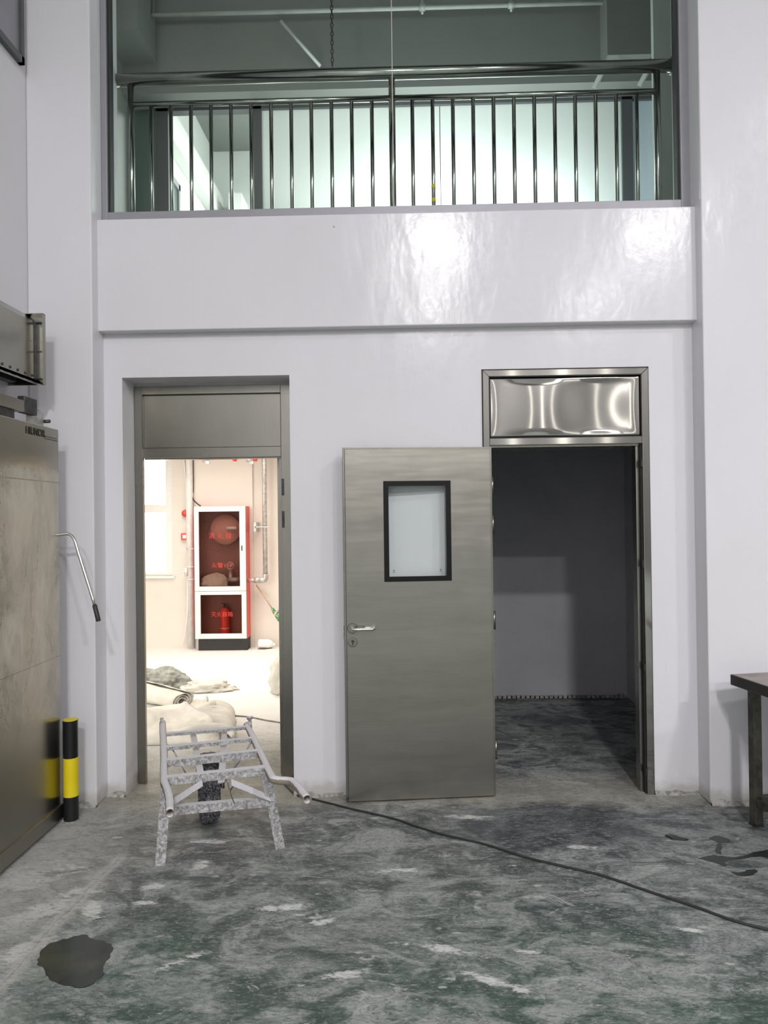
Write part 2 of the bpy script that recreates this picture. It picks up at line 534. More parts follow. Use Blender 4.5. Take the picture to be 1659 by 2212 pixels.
def floor_mat():
    m = Mat('painted concrete under plaster dust')
    ang = math.radians(14)
    st = m.mapped((0.55, 1.5, 1), (0, 0, ang))
    a = m.noise(0.75, 5, 0.6, 0.6)
    b = m.noise(2.4, 9, 0.68, 0.8, vec=st)
    c = m.noise(9.0, 10, 0.72, 1.4, vec=st)
    d = m.noise(34, 8, 0.7, 2.2, vec=st)
    fore = (m.y + (a - 0.5) * 3.0).step(2.2, 3.9)
    dark = m.mix(fore, (0.042, 0.088, 0.064), (0.062, 0.070, 0.073))
    grey = m.mix(c.step(0.36, 0.64), dark, m.mix(fore, (0.175, 0.225, 0.195), (0.20, 0.205, 0.205)))
    cloud = m.noise(1.9, 7, 0.68, 1.0, vec=m.mapped((0.7, 1.3, 1), (0, 0, -ang), (3, 1, 0))).step(0.50, 0.66)
    grey = m.mix(cloud * 0.75, grey, (0.36, 0.385, 0.37))
    f1 = (b * 0.62 + d * 0.3 + a * 0.15).step(0.46, 0.62)
    col = m.mix(f1 * 0.78, grey, (0.29, 0.305, 0.295))
    cl2 = m.noise(4.2, 6, 0.66, 1.4, vec=m.mapped((0.8, 1.25, 1), (0, 0, 0.5), (1, 7, 0)))
    col = m.mix(cl2.step(0.51, 0.60) * 0.62, col, (0.43, 0.445, 0.43))
    col = m.mix(cl2.step(0.40, 0.49, 1.0, 0.0) * 0.78, col, m.mix(fore, (0.045, 0.080, 0.062), (0.060, 0.066, 0.070)))
    # fine curling trowel and shoe marks
    e1 = m.noise(15, 3, 0.55, 1.6, vec=st)
    e2 = m.noise(33, 3, 0.6, 1.2, vec=st)
    patch = m.noise(1.7, 4, 0.6, 0.5)
    curls = ((e1 - 0.5).abs()).step(0.0, 0.020, 1.0, 0.0) * patch.step(0.42, 0.62)
    col = m.mix(curls * 0.40, col, (0.46, 0.47, 0.455))
    curls2 = ((e2 - 0.48).abs()).step(0.0, 0.030, 1.0, 0.0) * (b - a * 0.3).step(0.28, 0.46)
    col = m.mix(curls2 * 0.42, col, (0.44, 0.45, 0.44))
    darkc = ((m.noise(21, 4, 0.6, 2.0, vec=st) - 0.5).abs()).step(0.0, 0.030, 1.0, 0.0)
    col = m.mix(darkc * 0.55, col, (0.035, 0.05, 0.045))
    # scattered white plaster specks and smears
    v = m.voro(9, vec=m.mapped((0.8, 1.7, 1), (0, 0, ang)))
    specks = (v + (c - 0.5) * 0.8).step(0.07, 0.13, 1.0, 0.0) * patch.step(0.40, 0.60)
    col = m.mix(specks * 0.8, col, (0.60, 0.61, 0.59))
    v2 = m.voro(34, vec=m.mapped((0.8, 1.5, 1), (0, 0, ang)))
    specks2 = (v2 + (c - 0.5) * 0.9).step(0.06, 0.12, 1.0, 0.0) * (1.0 - patch.step(0.45, 0.62) * 0.7)
    col = m.mix(specks2 * 0.6, col, (0.55, 0.56, 0.54))
    sm = (m.noise(3.6, 10, 0.78, 2.2, vec=st)).step(0.575, 0.65)
    col = m.mix(sm * 0.8, col, (0.56, 0.57, 0.555))
    # darker purple grey patch in front of the dark doorway
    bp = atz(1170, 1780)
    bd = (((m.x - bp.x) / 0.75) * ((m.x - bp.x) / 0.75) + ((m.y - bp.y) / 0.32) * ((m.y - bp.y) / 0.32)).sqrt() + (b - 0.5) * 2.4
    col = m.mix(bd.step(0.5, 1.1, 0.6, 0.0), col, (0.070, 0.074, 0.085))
    # named white spills
    wob = (m.noise(5, 10, 0.78, 1.2, vec=st) - 0.5) * 1.5
    wob2 = (m.noise(22, 8, 0.75, 1.5, vec=st) - 0.5) * 0.9
    tot = None
    for (px, py, rx, ry, an) in ((965, 2052, .20, .035, -14), (1075, 2122, .17, .028, -28), (1140, 2055, .07, .02, -10), (860, 1880, .14, .03, 4), (325, 1918, .07, .03, 30),
                                 (296, 1952, .10, .035, 8), (200, 1960, .10, .05, -60), (95, 1700 + 260, .22, .10, 50), (615, 1960, .16, .03, 12), (60, 1900, .22, .16, 45), (180, 1925, .12, .05, 20),
                                 (450, 1818, .13, .035, 5), (430, 1870, .06, .05, 60), (700, 1990, .08, .03, 20), (1030, 1960, .05, .05, 0), (30, 2060, .16, .08, 40), (395, 2075, .10, .03, 30),
                                 (1250, 1830, .11, .03, 0), (1010, 1765, .25, .05, -6), (760, 2100, .10, .04, 20), (1500, 2010, .14, .02, -18)):
        p = atz(px, py)
        a_ = math.radians(an)
        dx = m.x - p.x; dy = m.y - p.y
        u = (dx * math.cos(a_) + dy * math.sin(a_)) / rx
        w = (dy * math.cos(a_) - dx * math.sin(a_)) / ry
        r = (u * u + w * w).sqrt() + (wob + wob2) * 3.2
        k = r.step(0.25, 0.80, 1.0, 0.0)
        tot = k if tot is None else tot.mx(k)
    tot = tot * (e2.step(0.30, 0.52) * 0.45 + 0.55)
    col = m.mix(tot * 0.92, col, (0.74, 0.745, 0.72))
    # pale cement ridge that runs down the left
    P, Q = atz(262, 1845), atz(-30, 2165)
    dv = (Q - P); L = dv.length; dv.normalize()
    dx = m.x - P.x; dy = m.y - P.y
    along = dx * dv.x + dy * dv.y
    off = (dy * dv.x - dx * dv.y) + (m.noise(3.5, 4, 0.6) - 0.5) * 0.10
    ridge = (off.abs()).step(0.006, 0.045, 1.0, 0.0) * along.step(-0.1, 0.1) 
    line = ((off.abs()) + (c - 0.5) * 0.02).step(0.001, 0.006, 1.0, 0.0) * along.step(-0.1, 0.1)
    col = m.mix(ridge * 0.8, col, (0.50, 0.50, 0.46))
    col = m.mix(line * 0.5, col, (0.12, 0.11, 0.09))
    # pale area by the sliding door, cream dust along the wall foot, white dust with daylight painted in for the lit room
    lft = (m.x + (b - 0.5) * 1.2).step(-1.9, -1.1, 1.0, 0.0)
    col = m.mix(lft * 0.34 + lft * cl2 * 0.8, col, (0.50, 0.50, 0.475))
    near = ((m.y - 4.34) + (b - 0.5) * 0.5 + (c - 0.5) * 0.35)
    cream = near.step(-0.26, 0.0) * (near.step(0.12, 0.5, 1.0, 0.0)) * (c * 0.8 + 0.5).clamp()
    col = m.mix(cream * 0.62, col, (0.47, 0.44, 0.36))
    doorway = ((m.x + 1.2).abs() + (b - 0.5) * 0.6).step(0.6, 1.0, 1.0, 0.0) * (m.y + (b - 0.5) * 0.5).step(3.85, 4.4)
    col = m.mix(doorway * 0.5, col, (0.33, 0.32, 0.27))
    inroom = (m.x + 0.3).step(-0.3, 0.0, 1.0, 0.0) * (m.y + (b - 0.5) * 0.8).step(4.8, 6.2)
    col = m.mix(inroom * 0.93, col, (0.80, 0.785, 0.75))
    grain = m.noise(48, 5, 0.7, 0.8, vec=st)
    far = (m.y).step(5.2, 6.4, 1.0, 0.25)
    col = m.mix(darkc * far * 0.30, col, (0.06, 0.07, 0.065))
    col = m.mix(grain.step(0.52, 0.70) * far * 0.45, col, (0.045, 0.055, 0.05))
    col = m.mix(grain.step(0.36, 0.47, 1.0, 0.0) * far * 0.32, col, (0.50, 0.51, 0.49))
    m.set(color=col, rough=(b.step(0.3, 0.7, 0.45, 0.7)), spec=0.25)
    m.bump(c * 0.5 + d * 0.35, 0.28, 0.01)
    return m.m


M['floor'] = floor_mat()
m_ = Mat('standing water'); m_.set(color=m_.mix(m_.noise(6, 4).step(0.4, 0.7), (0.030, 0.036, 0.028), (0.055, 0.062, 0.042)), rough=0.12, spec=0.5)
M['water'] = m_.m
M['oil'] = plain('oily wet mark', (0.03, 0.033, 0.032), 0.3, nz=0.3, sc=20)

# ------------------------------------------------------------------ structure: main planes
D = 4.36          # lower wall
YB = 4.285        # protruding beam band
YC = 4.20         # columns
XL = at(62, 930, YC).x      # left side wall plane
XCL = at(202, 1000, YC).x   # inner edge of left column
XCR = at(1523, 1000, YC).x  # inner edge of right column
ZSTEP = (at(300, 713, YB).z + at(1400, 694, YB).z) / 2
ZSILL = (at(300, 471, YB).z + at(1400, 449, YB).z) / 2
HX1, HY0, HZ = 7.0, -13.0, 8.2


def struct(name, bm, mat, label, cat, **k):
    o = obj(name, bm, mat, **k)
    return tag(o, label, cat, kind='structure')


struct('floor', B((-6.0, HX1, HY0, 9.6, -0.15, 0.0)), M['floor'], 'green grey concrete floor covered in white plaster dust', 'floor')
struct('wall_left', B((XL - 0.2, XL, HY0, 4.62, 0, HZ)), M['wall'], 'white glossy side wall above the cold store door', 'wall')
struct('wall_right', B((HX1, HX1 + 0.2, HY0, 4.62, 0, HZ)), M['hall'], 'dark grey side wall of the hall outside the picture on the right', 'wall')
WF = [(XL, 3.3, 0, HZ)]
for (wa, wb_) in ((3.3, 3.5), (4.75, 5.05), (6.1, 6.3)):  # slits added to the unseen wall for bright bands in the polished steel
    nxt = {3.3: 4.75, 4.75: 6.1, 6.1: HX1}[wa]
    WF += [(wa, wb_, 0, 3.0), (wa, wb_, 6.8, HZ), (wb_, nxt, 0, HZ)]
struct('wall_front', B(*[(a, b, HY0 - 0.2, HY0, c, d) for a, b, c, d in WF]), M['hall'], 'dark grey end wall of the hall with added slits, behind the camera', 'wall')
struct('ceiling', B((XL, HX1, HY0, 4.62, HZ, HZ + 0.2)), M['ceil'], 'pale ceiling of the hall above the lamps', 'ceiling')

# openings in the lower wall
o1l, o1r = at(268, 1250, D).x, at(630, 1250, D).x
o1t = at(450, 813, D).z
o2l, o2r = at(1041, 880, D).x, at(1407, 1240, D).x
o2t = (at(1040, 800, D).z + at(1398, 793, D).z) / 2 + 0.004
YW1 = 4.62
struct('wall_back', B((XCL - .05, o1l, D, YW1, 0, ZSTEP + .02), (o1l, o1r, D, YW1, o1t, ZSTEP + .02), (o1r, o2l, D, YW1, 0, ZSTEP + .02),
                      (o2l, o2r, D, YW1, o2t, ZSTEP + .02), (o2r, XCR + .05, D, 4.49, 0, ZSTEP + .02), (o2r + .12, XCR + .05, 4.485, YW1, 0, ZSTEP + .019)), M['wall'], 'white glossy wall holding both steel doorways', 'wall')
struct('trim_1', B((XCL - .02, XCR + .02, YB, YW1, ZSTEP, ZSILL)), M['wall'], 'glossy white beam band under the upper window', 'beam', bevel=0.006)
struct('trim_2', B((XL, XCL, YC, YW1, 0, HZ)), M['wall'], 'white column beside the cold store door', 'column', bevel=0.008)
struct('trim_3', B((XCR, HX1, YC, YW1, 0, HZ)), M['wall'], 'broad white column at the right behind the metal table', 'column', bevel=0.008)

# flaked plaster ridge along the foot of the walls
def foot_ridge(name, x0, x1, y, label):
    bm = bmesh.new()
    n = max(4, int((x1 - x0) / 0.012))
    rows = []
    for i in range(n + 1):
        x = x0 + (x1 - x0) * i / n
        k = noise.noise(Vector((x * 9, y, 3))) * .5 + noise.noise(Vector((x * 31, y, 7))) * .35
        w = 0.018 + 0.030 * max(0, k + .3)
        h = 0.012 + 0.030 * max(0, noise.noise(Vector((x * 13, y, 11))) + .25)
        rows.append([bm.verts.new(c) for c in ((x, y + .01, 0.0), (x, y - w, 0.0), (x, y - w * .8, h * .35), (x, y - .004, h), (x, y + .01, h))])
    for i in range(n):
        for j in range(4):
            bm.faces.new((rows[i][j], rows[i + 1][j], rows[i + 1][j + 1], rows[i][j + 1]))
    return struct(name, bm, M['ridge'], label, 'skirting')


M['ridge'] = plain('crumbly plaster', (0.50, 0.485, 0.45), 0.9, nz=0.5, sc=35, bump=0.6)
foot_ridge('baseboard_left', XL + .22, XCL + .004, YC, 'crumbling plaster edge at the foot of the left column')
foot_ridge('baseboard_back', XCL, o1l, D, 'crumbling plaster edge left of the open doorway')
foot_ridge('baseboard_middle', o1r, at(742, 1700, D).x, D, 'crumbling plaster edge between doorway and steel door leaf')
foot_ridge('baseboard_far_right', o2r, XCR, D, 'crumbling plaster edge right of the dark doorway')
foot_ridge('baseboard_right', XCR, 2.6, YC, 'crumbling plaster edge under the right column')

# ------------------------------------------------------------------ rooms behind
# lit room behind the left doorway
R1X0, R1X1, R1Y, R1Z = -5.2, -0.15, 9.40, 3.12
wl0, wl1 = at(250, 1100, R1Y).x, at(358, 1175, R1Y).x     # window of the lit room
wz0, wz1 = at(340, 1244, R1Y).z, 2.95
struct('wall_far', B((R1X0, wl0, R1Y, R1Y + .25, 0, R1Z), (wl1 + .09, R1X1, R1Y, R1Y + .25, 0, R1Z), (wl0, wl1 + .09, R1Y, R1Y + .25, 0, wz0), (wl0, wl1 + .09, R1Y, R1Y + .25, wz1, R1Z)),
       M['wall_warm'], 'cream far wall of the sunlit room behind the fire cabinet', 'wall')
struct('wall_far_left', B((R1X0 - .2, R1X0, YW1, R1Y, 0, R1Z)), M['wall_warm'], 'cream side wall of the sunlit room', 'wall')
struct('wall_far_right', B((R1X1, R1X1 + .15, YW1, R1Y, 0, R1Z)), M['wall_warm'], 'cream dividing wall of the sunlit room', 'wall')
struct('ceiling_far', B((R1X0, R1X1, YW1, R1Y, R1Z, R1Z + .1)), M['wall_warm'], 'ceiling of the sunlit room', 'ceiling')
xp = at(548, 1200, R1Y).x
xp0 = at(417, 1200, R1Y).x
struct('trim_4', B((xp0, xp, R1Y - .035, R1Y, 0, R1Z)), M['wall_warm'], 'shallow cream pilaster behind the fire cabinet', 'pilaster')
# window
w1 = empty('window_1', ((wl0 + wl1) / 2, R1Y, wz0))
tag(w1, 'overexposed white window of the sunlit room', 'window', kind='structure')
zb = at(340, 1107, R1Y).z; zt = at(340, 1095, R1Y).z
zt0 = at(340, 1238, R1Y).z
obj('window_frame', B((wl0, wl1 + .09, R1Y + .02, R1Y + .1, wz0, zt0), (wl0, wl1 + .002, R1Y + .022, R1Y + .098, zb, zt + .03), (wl1 - .0, wl1 + .088, R1Y + .018, R1Y + .102, wz0 + .002, wz1 - .002),
                      (wl0 + .002, wl0 + .06, R1Y + .018, R1Y + .102, wz0, wz1), (wl0, wl1 + .09, R1Y + .02, R1Y + .1, wz1 - .06, wz1)), M['white'], w1)
obj('window_pane', B((wl0 + .06, wl1, R1Y + .055, R1Y + .062, zt0, wz1 - .06)), M['glass_door'], w1)
obj('window_sill', B((wl0 - .03, wl1 + .12, R1Y - .03, R1Y + .1, wz0 - .03, wz0)), M['white'], w1)

# dark store room behind the right doorway
R2X0, R2X1, R2Y = 0.35, at(1352, 1300, 6.66).x, 6.66
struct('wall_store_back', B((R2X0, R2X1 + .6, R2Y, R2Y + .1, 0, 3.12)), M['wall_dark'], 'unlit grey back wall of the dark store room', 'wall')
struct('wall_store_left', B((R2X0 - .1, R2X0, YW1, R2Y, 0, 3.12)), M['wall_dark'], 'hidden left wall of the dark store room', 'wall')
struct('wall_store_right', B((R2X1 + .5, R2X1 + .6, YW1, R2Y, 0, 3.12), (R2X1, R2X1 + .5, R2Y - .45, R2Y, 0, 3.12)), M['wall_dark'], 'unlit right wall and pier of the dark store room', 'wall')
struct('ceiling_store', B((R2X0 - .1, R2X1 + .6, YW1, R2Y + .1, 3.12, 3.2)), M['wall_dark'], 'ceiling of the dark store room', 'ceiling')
bm = bmesh.new()
for i in range(40):
    x = R2X0 + (R2X1 - R2X0) * i / 40
    h = .02 + .02 * abs(noise.noise(Vector((x * 11, 0, 0))))
    box(bm, x, x + .052, R2Y - .02, R2Y, 0, h)
struct('baseboard_store', bm, M['ridge'], 'rough pale mortar line at the foot of the dark room wall', 'skirting')

# ------------------------------------------------------------------ upper room behind the big window
ZF2 = ZSILL - 0.12
UXL, UXR, UYP, UZ = -2.82, 2.75, 7.66, 7.35
struct('floor_upper', B((UXL - .2, UXR + .2, YW1, 11.4, ZSTEP + .5 - .05, ZF2)), M['wall_up'], 'floor slab of the upper room', 'floor')
struct('ceiling_upper', B((UXL - .2, UXR + .2, YW1, 11.4, UZ, UZ + .1)), M['wall_up'], 'grey green ceiling of the upper room', 'ceiling')
struct('wall_corridor', B((UXL - .2, UXL, 7.68, 11.4, ZF2, UZ)), M['corridor_lit'], 'white side wall beyond the upper partition opening', 'wall')
struct('wall_upper_left', B((UXL - .2, UXL, YW1, 7.68, ZF2, UZ)), M['wall_up'], 'left wall of the upper room seen through the glass', 'wall')
struct('wall_upper_right', B((UXR, UXR + .2, YW1, 11.4, ZF2, UZ)), M['wall_up'], 'right wall of the upper room seen through the glass', 'wall')
struct('wall_upper_end', B((UXL, UXR, 11.05, 11.25, ZF2, UZ)), M['corridor_lit'], 'far end wall beyond the upper partition', 'wall')
zbm = (at(600, 200, 7.4).z + at(1100, 188, 7.4).z) / 2
struct('trim_5', B((UXL, UXR, 7.36, 7.66, zbm, UZ)), M['wall_up'], 'deep cross beam above the upper partition', 'beam')
struct('trim_6', B((UXL, at(296, 40, 6.84).x, 6.84, 7.37, at(268, 64, 6.84).z, UZ)), M['wall_up'], 'beam stub at the upper left behind the glass', 'beam')
ur = at(1414, 250, 6.4).x
struct('trim_7', B((ur, UXR, 6.4, 6.46, ZF2, UZ)), M['pier'], 'pale pier at the right end of the railing', 'pier')
struct('trim_8', B((at(1300, 60, 7.3).x, at(1395, 60, 7.3).x, 7.12, 7.37, at(1350, 118, 7.12).z, UZ)), M['wall_up'], 'boxed beam end at the upper right behind the glass', 'beam')
# partition: dark frame, white panels, dark board; opening at px 376-547
def PX(px, y=330): return at(px, y, UYP).x
zhead = (at(600, 238, UYP).z + at(1100, 226, UYP).z) / 2
part = empty('trim_9', (0, UYP, ZF2))
tag(part, 'white panelled partition with dark grey posts behind the railing', 'partition', kind='structure')
def post(a, b, name='post'):
    obj(name, B((PX(a), PX(b), UYP - .04, UYP + .06, ZF2, zbm)), M['aludark'], part)
post(340, 366); post(547, 567); post(1342, 1365)
obj('head_rail', B((PX(340), PX(1416), UYP - .04, UYP + .06, zhead, zbm)), M['aludark'], part)
obj('panel', B((PX(567), PX(951) - .004, UYP, UYP + .05, ZF2, zhead)), M['frost'], part)
obj('panel', B((PX(951) + .004, PX(1342), UYP, UYP + .05, ZF2, zhead)), M['frost'], part)
obj('panel', B((PX(1365), PX(1440), UYP, UYP + .05, ZF2, zhead)), M['frostblue'], part, label='pale blue panel')
obj('panel', B((UXL, PX(340), UYP, UYP + .05, ZF2, zbm)), M['greenpanel'], part, label='dark green board')
obj('seam_strip', B((PX(951) - .004, PX(951) + .004, UYP + .004, UYP + .05, ZF2, zhead)), M['seam'], part)
obj('panel', B((PX(1440), UXR, UYP, UYP + .05, ZF2, zbm)), M['wall_up'], part)
# side features of the space beyond
struct('trim_10', B((UXL, UXL + .14, 7.75, 11.05, 6.25, 6.62)), M['corridor_lit'], 'ledge along the wall beyond the partition opening', 'beam')
struct('trim_11', B((at(505, 400, 10.95).x, at(532, 400, 10.95).x, 10.6, 11.05, ZF2, 6.5)), M['corridor_lit'], 'white box column beyond the partition opening', 'column')
w3 = empty('window_3', (UXL, 8.9, 5.0))
tag(w3, 'grey framed window seen at a slant beyond the partition opening', 'window', kind='structure')
obj('window_frame', B((UXL, UXL + .05, 8.35, 8.41, 4.3, 5.95), (UXL, UXL + .05, 9.1, 9.16, 4.3, 5.95), (UXL, UXL + .05, 8.35, 9.16, 5.87, 5.95), (UXL, UXL + .05, 8.35, 9.16, 5.35, 5.42)), M['alu'], w3)
obj('window_pane', B((UXL + .01, UXL + .02, 8.41, 9.1, 4.3, 5.87)), M['greenpanel'], w3)

# pipes, chain and braces under the upper ceiling
YP_ = 7.25
sp = empty('sprinkler_pipe', at(700, 25, YP_))
tag(sp, 'long white ceiling pipe crossing high above the railing', 'pipe')
za = at(700, 23, YP_).z
xa, xb = at(300, 37, YP_).x, at(1400, 5, YP_).x
bm = bmesh.new(); tube(bm, [(xa, YP_, za), (xb, YP_, za)], 0.021); obj('pipe', bm, M['pipe_up'], sp)
for px in (302, 912, 1104):
    x = at(px, 20, YP_).x
    bm = bmesh.new(); tube(bm, [(x - .03, YP_, za), (x + .03, YP_, za)], 0.032); tube(bm, [(x, YP_, za - .06), (x, YP_, za + .13)], 0.012); obj('coupling', bm, M['pipe_up'], sp)
for (i, (a, b)) in enumerate((((606, 45), (692, 143)), ((1299, 158), (1284, 190)), ((1397, 156), (1381, 186)))):
    p, q = at(*a, 7.12), at(*b, 7.3 if i == 0 else 7.18)
    bm = bmesh.new()
    if i == 0: tube(bm, [p, q], 0.017)
    else: bar(bm, p, q, 0.05, 0.02)
    o = obj('ceiling_brace', bm, M['pipe_up'])
    tag(o, ['slanting white pipe brace beside the hanging chain', 'short slanting white bracket under the beam near the right end', 'short slanting white bracket closest to the right pier'][i], 'brace')
ch = empty('hanging_chain', at(717, 0, 7.05))
tag(ch, 'dark link chain hanging down above the middle of the left railing', 'chain')
bm = bmesh.new()
zc0, zc1 = at(717, -30, 7.05).z, at(719, 140, 7.05).z
k = 0
z = zc0
cx = at(717, 70, 7.05).x
while z > zc1:
    ax = Vector((1, 0, 0)) if k % 2 else Vector((0.25, 1, 0)).normalized()
    pts = [Vector((cx, 7.05, z)) + ax * (.013 * math.cos(t)) + Vector((0, 0, .026 * math.sin(t))) for t in [2 * math.pi * j / 12 for j in range(13)]]
    tube(bm, pts, 0.0045, 6, caps=False)
    z -= 0.043
    k += 1
o = obj('chain_links', bm, M['darksteel'], ch)

# ------------------------------------------------------------------ big upper window
YG = 4.40
wx0, wx1 = XCL + .001, XCR - .001
w2 = empty('window_2', (0, YG, ZSILL))
tag(w2, 'wide grey framed interior window above the beam band', 'window', kind='structure')
fx0, fx1 = at(237, 250, YG).x, at(1462, 250, YG).x
frx = at(1487, 250, YG).x
zf = (at(300, 463, YG).z + at(1400, 441, YG).z) / 2
obj('window_frame', B((wx0, fx0, YG - .05, YG + .05, ZSILL, HZ), (fx1, frx, YG - .05, YG + .05, ZSILL, HZ), (fx0, fx1, YG - .05, YG + .05, ZSILL - .002, zf)), M['alu'], w2, bevel=0.003)
obj('gasket', B((fx0, fx0 + .012, YG - .03, YG + .03, zf, HZ), (fx1 - .014, fx1, YG - .03, YG + .03, zf, HZ)), M['seam'], w2)
obj('sealant', B((frx, frx + .018, YG - .02, YG + .03, ZSILL, HZ)), M['caulk'], w2)
if frx + .018 < wx1: obj('reveal', B((frx + .018, wx1 + .004, YG - .01, YG + .05, ZSILL, HZ)), M['wall'], w2)
xm = at(846, 60, YG).x
obj('pane', B((fx0 + .006, xm - .002, YG - .004, YG + .004, zf, HZ)), M['glass'], w2)
obj('pane', B((xm + .002, fx1 - .006, YG - .004, YG + .004, zf, HZ)), M['glass'], w2)
obj('pane_joint', B((xm - .0025, xm + .0025, YG - .006, YG + .006, zf, HZ)), M['caulk'], w2)
# beam above the window, above the picture
struct('wall_upper_front', B((XCL, XCR, YG + .05, YW1, HZ - .9, HZ)), M['wall_up'], 'wall strip above the upper window', 'wall')

# ------------------------------------------------------------------ steel railing behind the glass
YR = 4.62
def zr(pl, pr, y=YR): return (at(350, pl, y).z + at(1350, pr, y).z) / 2
rl = empty('stair_railing', (0, YR, ZF2))
tag(rl, 'stainless steel balustrade standing behind the upper window', 'railing')
zh = (at(300, 168, YR).z + at(1400, 148, YR).z) / 2
zm = (at(300, 225, YR).z + at(1400, 200, YR).z) / 2
bm = bmesh.new(); tube(bm, [(at(243, 168, YR).x, YR, zh), (at(1455, 145, YR).x, YR, zh)], 0.040, 28); obj('handrail', bm, M['rail'], rl)
for px in (247, 1452):
    x = at(px, 160, YR).x
    s = 1 if px < 800 else -1
    bm = bmesh.new(); tube(bm, [(x - .02 * s, YR, zh), (x + .012 * s, YR, zh)], 0.052, 28); obj('wall_flange', bm, M['rail'], rl)
xs = [at(px, 330, YR).x for px in (284, 848, 1421)]
for x in xs:
    bm = bmesh.new(); tube(bm, [(x, YR, ZSILL - .1), (x, YR, zh - .01)], 0.021, 20); obj('post', bm, M['rail'], rl)
for a, b in ((xs[0], xs[1]), (xs[1], xs[2])):
    bm = bmesh.new(); tube(bm, [(a, YR, zm), (b, YR, zm)], 0.019, 18); obj('middle_rail', bm, M['rail'], rl)
for a, b in ((xs[0], xs[1]), (xs[1], xs[2])):
    for i in range(1, 13):
        x = a + (b - a) * i / 13
        bm = bmesh.new(); tube(bm, [(x, YR, ZSILL - .1), (x, YR, zm - .015)], 0.0125, 12); obj('baluster', bm, M['rail'], rl)
# a bit of yellow tape left on one baluster
x = xs[1] + (xs[2] - xs[1]) * 2 / 13
for (pz0, pz1) in ((399, 408), (428, 437)):
    bm = bmesh.new(); tube(bm, [(x, YR, at(940, pz0, YR).z), (x, YR, at(940, pz1, YR).z)], 0.0135, 12); obj('tape_ring', bm, M['yellow'], rl, label='yellow tape ring')

# ------------------------------------------------------------------ left doorway: steel frame, door folded back inside
YF = 4.55
d1 = empty('door_1', ((o1l + o1r) / 2, YF, 0))
tag(d1, 'open left doorway with a stainless steel frame and transom', 'door', kind='structure')
f1l = at(294, 1250, YF).x; f1li = at(311, 1250, YF).x
f1r = o1r + .004; f1ri = at(610, 1250, YF).x
f1t = (at(300, 837, YF).z + at(610, 829, YF).z) / 2
zt1a = at(460, 851, YF).z          # underside of the top rail
zt1b = at(460, 966, YF).z          # top of the lower rail
zt1c = at(460, 988, YF).z          # head of the doorway
def frame_bm(l, li, r, ri, top, a, b, c, y0, y1):
    return B((l, li, y0, y1, 0, top), (ri, r, y0, y1, 0, top), (li, ri, y0, y1, a, top), (li, ri, y0, y1, c, b))
struct('trim_12', B((o1l - .001, f1l, YF + .03, YW1, 0, o1t), (f1l, o1r, YF + .03, YW1, f1t, o1t)), M['wall'], 'plastered strip round the left steel frame', 'reveal')
obj('door_frame', frame_bm(f1l, f1li, f1r, f1ri, f1t, zt1a, zt1b, zt1c, YF, YF + .03), M['steel_v'], d1, bevel=0.002)
obj('transom_panel', B((f1li, f1ri, YF + .012, YF + .03, zt1b - .001, zt1a + .001)), M['steel_v'], d1, label='dull stainless panel over the opening')
rx0 = at(606, 1250, YF + .06).x
obj('door_stop', B((rx0, f1r, YF + .06, YF + .13, 0, zt1c + .02), (f1li, f1ri, YF + .035, YF + .10, zt1c - .006, zt1c + .03)), M['steel_v'], d1)
obj('seal_strip', B((f1li, f1ri, YF - .002, YF + .0, zt1a - .002, zt1a + .003), (f1li, f1ri, YF - .002, YF, zt1b - .002, zt1b + .001), (f1li - .002, f1li + .001, YF - .002, YF, zt1b, zt1a), (f1ri - .001, f1ri + .002, YF - .002, YF, zt1b, zt1a)), M['seam'], d1)
for (za_, zb_) in ((1034, 1070), (1104, 1140), (1592, 1630)):
    zz0, zz1 = at(613, zb_, YF).z, at(613, za_, YF).z
    bm = B((f1ri + .001, f1ri + .018, YF - .003, YF + .001, zz0, zz1))
    for k in (.25, .5, .8):
        lathe(bm, (f1ri + .010, YF - .003, zz0 + (zz1 - zz0) * k), (0, -1, 0), [(0, .004), (.002, .003), (.002, 0)], 8)
    obj('hinge', bm, M['darksteel'] if za_ < 1500 else M['steel_v'], d1)
# lever handle of the leaf folded back inside the lit room
bm = bmesh.new()
p0 = at(607, 1323, 4.95); 
tube(bm, smooth_path([p0 + Vector((.03, 0, 0)), p0 + Vector((-.025, 0, 0)), p0 + Vector((-.032, .03, 0)), p0 + Vector((-.03, .11, 0))], 4), 0.009, 10)
tube(bm, [p0 + Vector((.03, 0, 0)), p0 + Vector((.02, 0, 0))], .026, 16)
obj('door_handle', bm, M['chrome'], d1)
obj('door_leaf', B((p0.x + .028, p0.x + .072, 4.70, 5.58, 0.01, zt1c)), M['steel'], d1, label='steel leaf swung back into the lit room')

# ------------------------------------------------------------------ right doorway
YD = 4.345
d2 = empty('door_2', ((o2l + o2r) / 2, YD, 0))
tag(d2, 'stainless steel doorway to the dark room with its leaf swung open', 'door', kind='structure')
g = 0.006
f2l, f2r = o2l + g, o2r - g
f2li, f2ri = at(1057, 880, YD).x, at(1392, 1240, YD).x
f2t = o2t - .008
z2a = (at(1057, 813, YD).z + at(1385, 808, YD).z) / 2
z2b = (at(1057, 947, YD).z + at(1385, 942, YD).z) / 2
z2c = (at(1060, 962, YD).z + at(1385, 957, YD).z) / 2
obj('shadow_gap', B((o2l, o2l + g, YD + .012, YD + .1, 0, o2t), (o2r - g, o2r, YD + .012, YD + .1, 0, o2t), (o2l, o2r, YD + .012, YD + .1, f2t, o2t)), M['seam'], d2)
